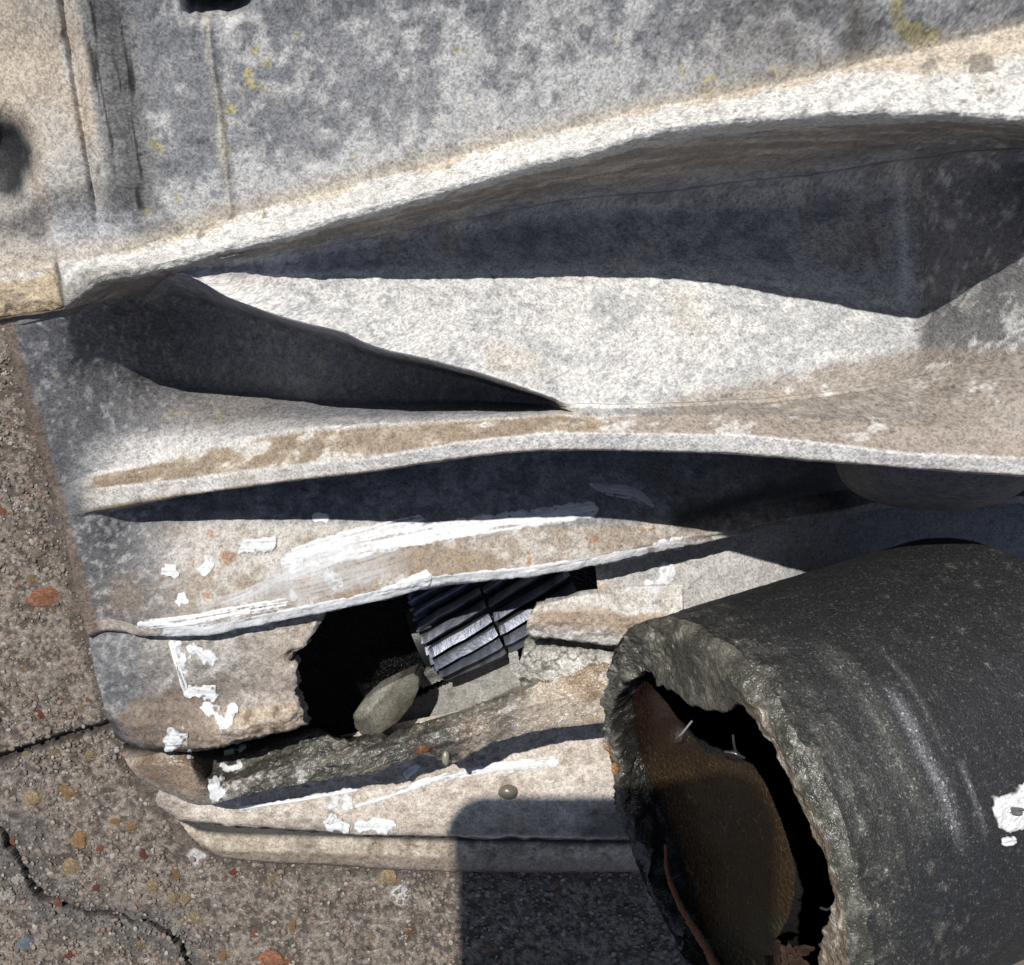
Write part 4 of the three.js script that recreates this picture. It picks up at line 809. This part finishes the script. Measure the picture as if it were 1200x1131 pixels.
// small stone on the flange
function stoneGeo(r, sq, sd) { const g = new THREE.IcosahedronGeometry(r, 3), p = g.attributes.position; for (let i = 0; i < p.count; i++) { const x = p.getX(i), y = p.getY(i), z = p.getZ(i), k = 1 + .22 * fbm(x + sd, y, z, r * 1.6, 2); p.setXYZ(i, x * k, y * k * sq, z * k * .85); } g.computeVertexNormals(); return g; }
for (const [x, y, r, sq, col, label] of [[595, 927, .0027, .75, [.13, .12, .095], 'small round olive grey pebble on the tan flange below the white stroke'], [522, 885, .0021, .6, [.20, .185, .14], 'tiny elongated olive crumb on the flange against the broken rim']]) {
  const hit = onHousing(x, y), m = new THREE.Mesh(stoneGeo(r, sq, x), new THREE.MeshPhysicalMaterial({ color: new THREE.Color(...col), roughness: .35 })); m.position.copy(hit.p).addScaledVector(hit.n, r * .4); if (r < .0025) { m.scale.set(.5, .8, 1.2); }
  m.name = r < .0025 ? 'crumb' : 'pebble'; m.castShadow = m.receiveShadow = true; m.userData = { label, category: r < .0025 ? 'crumb' : 'pebble' }; scene.add(m);
}

// ---------------------------------------------------------------- paving: slabs with exposed aggregate
const pavement = new THREE.Group(); pavement.name = 'pavement'; pavement.userData = { kind: 'structure', label: 'brown grey paving slabs with exposed pebbles and cracks' }; scene.add(pavement);
const joint = [[-500, 1010], [-120, 935], [0, 889], [60, 868], [125, 851], [200, 835], [500, 760], [1500, 520]];
const crack = [[-400, 760], [-120, 900], [-40, 935], [2, 972], [16, 1002], [32, 1034], [46, 1052], [70, 1062], [104, 1073], [140, 1080], [172, 1084], [196, 1096], [210, 1108], [222, 1131], [232, 1180], [260, 1300], [330, 1600]];
const crackW = (x, y) => (x < 50 ? 4 : x < 190 ? 1.2 + 1.1 * clamp(n3(x * .08, y * .08, 2)) : 2.8);
const jitter = (x, y) => [x + 5 * n3(x * .05, y * .05, 11) + 2.5 * n3(x * .17, y * .17, 12), y + 5 * n3(x * .05, y * .05, 13) + 2.5 * n3(x * .17, y * .17, 14)];
const below = (line, x, y) => { for (let i = 0; i + 1 < line.length; i++) if (x >= line[i][0] && x <= line[i + 1][0]) return y > lerp(line[i][1], line[i + 1][1], (x - line[i][0]) / (line[i + 1][0] - line[i][0])); return y > line[line.length - 1][1]; };
const slabOf = (x, y) => { const [a, b] = jitter(x, y); if (!below(joint, x, y)) return 0; return below(crack, a, b) ? 2 : 1; };
const groundMat = new THREE.MeshStandardMaterial({ vertexColors: true, map: grainMap, bumpMap: grainBump, bumpScale: .0006, roughness: .85 });
{
  const st = 2.2, x0 = -170, x1 = 900, y0 = 330, y1 = 1290, nx = Math.round((x1 - x0) / st), ny = Math.round((y1 - y0) / st);
  const geo = [0, 1, 2].map(() => ({ pos: [], col: [], uv: [], idx: [], id: new Map() }));
  const vt = (G, i, j) => {
    const k = i * 9999 + j; if (G.id.has(k)) return G.id.get(k);
    const x = x0 + i * st, y = y0 + j * st, p0 = P(x, y, 0); const [X, , Z] = p0;
    const [ja, jb] = jitter(x, y);
    const dj = polyDist(joint, x + 1.5 * n3(x * .08, y * .08, 5), y + 1.5 * n3(x * .08, y * .08, 6)), dc = polyDist(crack, ja, jb), w = crackW(ja, jb);
    const f = fbm(X, 0, Z, .02, 3), f2 = fbm(X, 3, Z, .0035, 3), f3 = fbm(X, 7, Z, .0012, 2);
    let h = .0006 * f + .0005 * f2 + .00035 * f3;
    h -= .004 * sst(7, 1, dj) + .006 * sst(w, w * .35, dc) + .0008 * sst(14, 3, dc) * sst(0, .4, f2 + .3);
    const worn = clamp(Math.max(sst(40, 8, dc + 10 * f2) * .75, .8 * blob(x, y, 35, 1000, 26, 60), blob(x, y, 180, 1070, 60, 18) * .6));
    let c = mix([.075, .060, .048], [.255, .215, .178], sst(-.35, .45, f3 * .9 + f2 * .45)); c = mix(c, [.075, .073, .073], worn * .75);
    c = mix(c, [.36, .34, .32], sst(.5, .75, n3(X * 1000, 5, Z * 1000) + .2 * f3) * .55 * (1 - worn));
    c = mix(c, [.028, .024, .021], Math.max(sst(6, 1.5, dj) * .85, sst(w * 1.1, w * .5, dc) * .9));
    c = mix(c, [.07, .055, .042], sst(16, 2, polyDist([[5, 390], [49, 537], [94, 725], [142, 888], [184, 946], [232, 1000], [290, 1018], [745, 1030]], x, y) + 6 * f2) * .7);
    c = mix(c, [.55, .55, .54], Math.max(sst(.35, .6, blob(x, y, 470, 1050, 13, 15) + .35 * f2), sst(.35, .6, blob(x, y, 232, 1005, 12, 12) + .4 * f2)) * .8);
    const n = G.pos.length / 3; G.pos.push(X, h, Z); G.col.push(...c.map((a) => clamp(a, .01, .8))); G.uv.push(X / .05, Z / .05); G.id.set(k, n); return n;
  };
  for (let j = 0; j < ny; j++) for (let i = 0; i < nx; i++) {
    const x = x0 + (i + .5) * st, y = y0 + (j + .5) * st; if (y < 900 && x > 60 + (y - 330) * .35) continue;
    const G = geo[slabOf(x, y)]; const q = [vt(G, i, j), vt(G, i, j + 1), vt(G, i + 1, j + 1), vt(G, i + 1, j)]; G.idx.push(q[0], q[1], q[2], q[0], q[2], q[3]);
  }
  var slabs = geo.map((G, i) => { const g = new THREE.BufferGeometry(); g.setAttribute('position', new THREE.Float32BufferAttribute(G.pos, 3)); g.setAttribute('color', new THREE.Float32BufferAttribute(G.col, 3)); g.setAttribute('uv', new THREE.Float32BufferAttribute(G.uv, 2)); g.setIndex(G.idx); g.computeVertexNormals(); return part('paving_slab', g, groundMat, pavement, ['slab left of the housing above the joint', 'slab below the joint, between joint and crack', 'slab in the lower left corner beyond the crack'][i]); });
  const bed = new THREE.BoxGeometry(4, .02, 4); bed.translate(0, -.0185, 0);
  part('sand_bed', bed, new THREE.MeshStandardMaterial({ color: new THREE.Color(.1, .085, .07), roughness: 1 }), pavement);
}
{
  const pebbleMap = tileTex(256, (u, v) => .86 + .3 * (wrapNoise(u, v, 24, 31) - .5) + .2 * (wrapNoise(u, v, 60, 32) - .5), true);
  const mats = [[.36, .22, .10], [.38, .28, .16], [.31, .135, .07], [.24, .07, .05], [.42, .38, .32], [.30, .245, .19], [.22, .20, .19], [.62, .58, .52], [.20, .24, .28]].map((c) => new THREE.MeshStandardMaterial({ color: new THREE.Color(...c), roughness: .6, map: pebbleMap, bumpMap: grainBump, bumpScale: .0004 }));
  const shapes = [0, 1, 2, 3, 4, 5].map((k) => { const g = new THREE.IcosahedronGeometry(1, 3), p = g.attributes.position; for (let i = 0; i < p.count; i++) { const x = p.getX(i), y = p.getY(i), z = p.getZ(i), d = 1 + .34 * n3(x * 1.5 + k * 7, y * 1.5, z * 1.5) + .16 * n3(x * 3.4 + k, y * 3.4, z * 3.4); p.setXYZ(i, x * d, y * d, z * d); } g.computeVertexNormals(); return g; });
  const put = (x, y, r, mi, asp = 1, rot = 0, lift = 0) => {
    const p = P(x, y, 0), rm = r / FOC * HC, m = new THREE.Mesh(shapes[Math.floor(hash(x | 0, y | 0, 3) * 6)], mats[mi]); m.name = 'pebble';
    m.scale.set(rm * asp, rm * .5, rm / Math.sqrt(asp)); m.rotation.y = rot; m.position.set(p[0], -rm * .22 + lift, p[2]); m.castShadow = m.receiveShadow = true; slabs[slabOf(x, y)].add(m);
  };
  for (const a of [[41, 937, 13, 1, 1.1, .2], [79, 929, 9, 0, 1.3, -.5], [94, 982, 12, 0, 1.05, .4], [84, 1017, 11, 1, 1.05, 0], [137, 961, 8, 0, 1.3, 0], [156, 969, 8, 0, 1.1, 0], [180, 1039, 9, 1, 1, .2], [204, 1053, 9, 1, .8, .3], [219, 1052, 9, 1, .9, -.4], [229, 1075, 8, 1, 1.2, 0], [208, 1087, 8, 4, .75, -.4], [167, 1001, 6, 3, .7, .3], [31, 1106, 9, 8, 1.2, .1], [8, 1049, 7, 7, 1.3, -.4], [20, 1030, 6, 7, 1.2, 0], [52, 1118, 7, 4, 1.2, 0], [344, 1084, 8, 0, .6, 0], [322, 1128, 17, 2, 1.4, 0], [262, 1120, 8, 0, .7, 0], [299, 1096, 6, 2, 1, 0], [54, 700, 15, 2, 1.5, .1], [26, 628, 8, 5, 1.3, 0], [45, 650, 8, 5, 1.2, 0], [31, 765, 8, 4, 1.2, .3], [4, 598, 7, 2, 1, 0], [80, 722, 6, 5, 1.2, 0], [47, 838, 6, 3, 1, 0], [31, 885, 5, 1, 1.2, 0], [107, 885, 7, 1, 1.1, .3], [63, 882, 5, 1, 1.3, 0], [33, 887, 6, 4, 1.2, 0], [457, 1031, 13, 1, 1.15, -.4], [388, 1016, 6, 5, 1.2, 0], [320, 1028, 7, 1, 1, 0], [274, 1023, 6, 3, 1, 0], [140, 1052, 6, 4, 1, 0], [113, 1041, 5, 3, 1, 0], [388, 1086, 6, 4, .8, 0], [434, 1100, 6, 1, 1, 0], [260, 994, 6, 0, 1.2, 0], [118, 995, 5, 2, 1, 0], [205, 1022, 5, 0, 1.1, 0], [355, 1060, 5, 5, 1, 0], [480, 1090, 6, 2, 1, 0], [500, 1070, 5, 5, 1, 0], [655, 1043, 5, 2, .8, 0], [572, 1035, 6, 5, 1, 0], [575, 1110, 6, 0, .9, 0], [620, 1070, 5, 6, 1, 0], [690, 1100, 6, 6, 1, 0], [81, 1120, 6, 3, 1.2, 0], [20, 700, 6, 5, 1.1, 0], [60, 610, 5, 6, 1, 0], [12, 540, 6, 5, 1, 0], [70, 790, 6, 4, 1.4, 0], [20, 810, 6, 5, 1, 0], [95, 830, 5, 1, 1, 0], [68, 1058, 5, 2, 1, 0], [15, 985, 5, 2, .8, .5]]) put(...a);
  for (let k = 0; k < 110; k++) { const x = rnd() * 760 - 10, y = 420 + rnd() * 715; if (y < 1020 && x > (y - 380) * .285 - 4) continue; if (x > 740) continue; put(x, y, 3 + rnd() * 2.6, [0, 1, 2, 3, 4, 5, 6, 5, 4][Math.floor(rnd() * 9)], .8 + rnd() * .6, rnd() * 3); }
  const g = new THREE.IcosahedronGeometry(1, 1), N = 8000, im = new THREE.InstancedMesh(g, new THREE.MeshStandardMaterial({ roughness: .7 }), N), mt = new THREE.Matrix4(), q = new THREE.Quaternion(), e = new THREE.Euler(); let n = 0;
  const pal = [[.175, .13, .095], [.19, .155, .12], [.17, .11, .085], [.15, .13, .11], [.19, .168, .145], [.11, .096, .084], [.155, .133, .112], [.085, .075, .067], [.27, .248, .218]];
  while (n < N) {
    const x = rnd() * 950 - 60, y = 360 + rnd() * 860; if (y < 1005 && x > (y - 370) * .285) { if (!(y > 935 && x < 200)) continue; }
    if (polyDist(crack, ...jitter(x, y)) < 4 || polyDist(joint, x, y) < 5) continue;
    const p = P(x, y, 0), r = (.00032 + .0005 * rnd() ** 3); e.set(rnd() * .6, rnd() * 6, rnd() * .6); q.setFromEuler(e);
    mt.compose(new THREE.Vector3(p[0], .0001 + r * .05, p[2]), q, new THREE.Vector3(r * (1 + rnd() * .5), r * .55, r)); im.setMatrixAt(n, mt);
    const c = pal[Math.floor(rnd() * 9)]; im.setColorAt(n, new THREE.Color(...c)); n++;
  }
  im.name = 'aggregate'; im.userData.kind = 'stuff'; im.castShadow = im.receiveShadow = true; pavement.add(im);
}

// ---------------------------------------------------------------- the phone that takes the picture, above the frame; its shade falls at the bottom
{
  const ph = thing('phone', 'black phone held flat above the housing, casting the rounded rectangular shadow', 'phone', [0, HC + .008, 0]);
  const pm = new THREE.MeshPhysicalMaterial({ color: new THREE.Color(.02, .02, .022), roughness: .35 });
  const w = .0888, l = .17, cx = -w / 2 + .0066, cz = l / 2 - .0245;
  const put = (n, g, x, y, z, m = pm) => { const o = new THREE.Mesh(g, m); o.name = n; o.position.set(x, y, z); o.castShadow = o.receiveShadow = true; ph.add(o); };
  const sh = new THREE.Shape(), r = .011, a = w / 2, b = l / 2; sh.moveTo(-a + r, -b); sh.lineTo(a - r, -b); sh.absarc(a - r, -b + r, r, -Math.PI / 2, 0); sh.lineTo(a, b - r); sh.absarc(a - r, b - r, r, 0, Math.PI / 2); sh.lineTo(-a + r, b); sh.absarc(-a + r, b - r, r, Math.PI / 2, Math.PI); sh.lineTo(-a, -b + r); sh.absarc(-a + r, -b + r, r, Math.PI, 1.5 * Math.PI);
  const bg = new THREE.ExtrudeGeometry(sh, { depth: .007, bevelEnabled: true, bevelSize: .0008, bevelThickness: .0008, bevelSegments: 3, curveSegments: 16 }); bg.rotateX(-Math.PI / 2);
  put('phone_body', bg, cx, 0, cz);
  put('screen', new RoundedBoxGeometry(w - .006, .0006, l - .008, 3, .0002), cx, .0081, cz);
}
renderer.render(scene, camera);
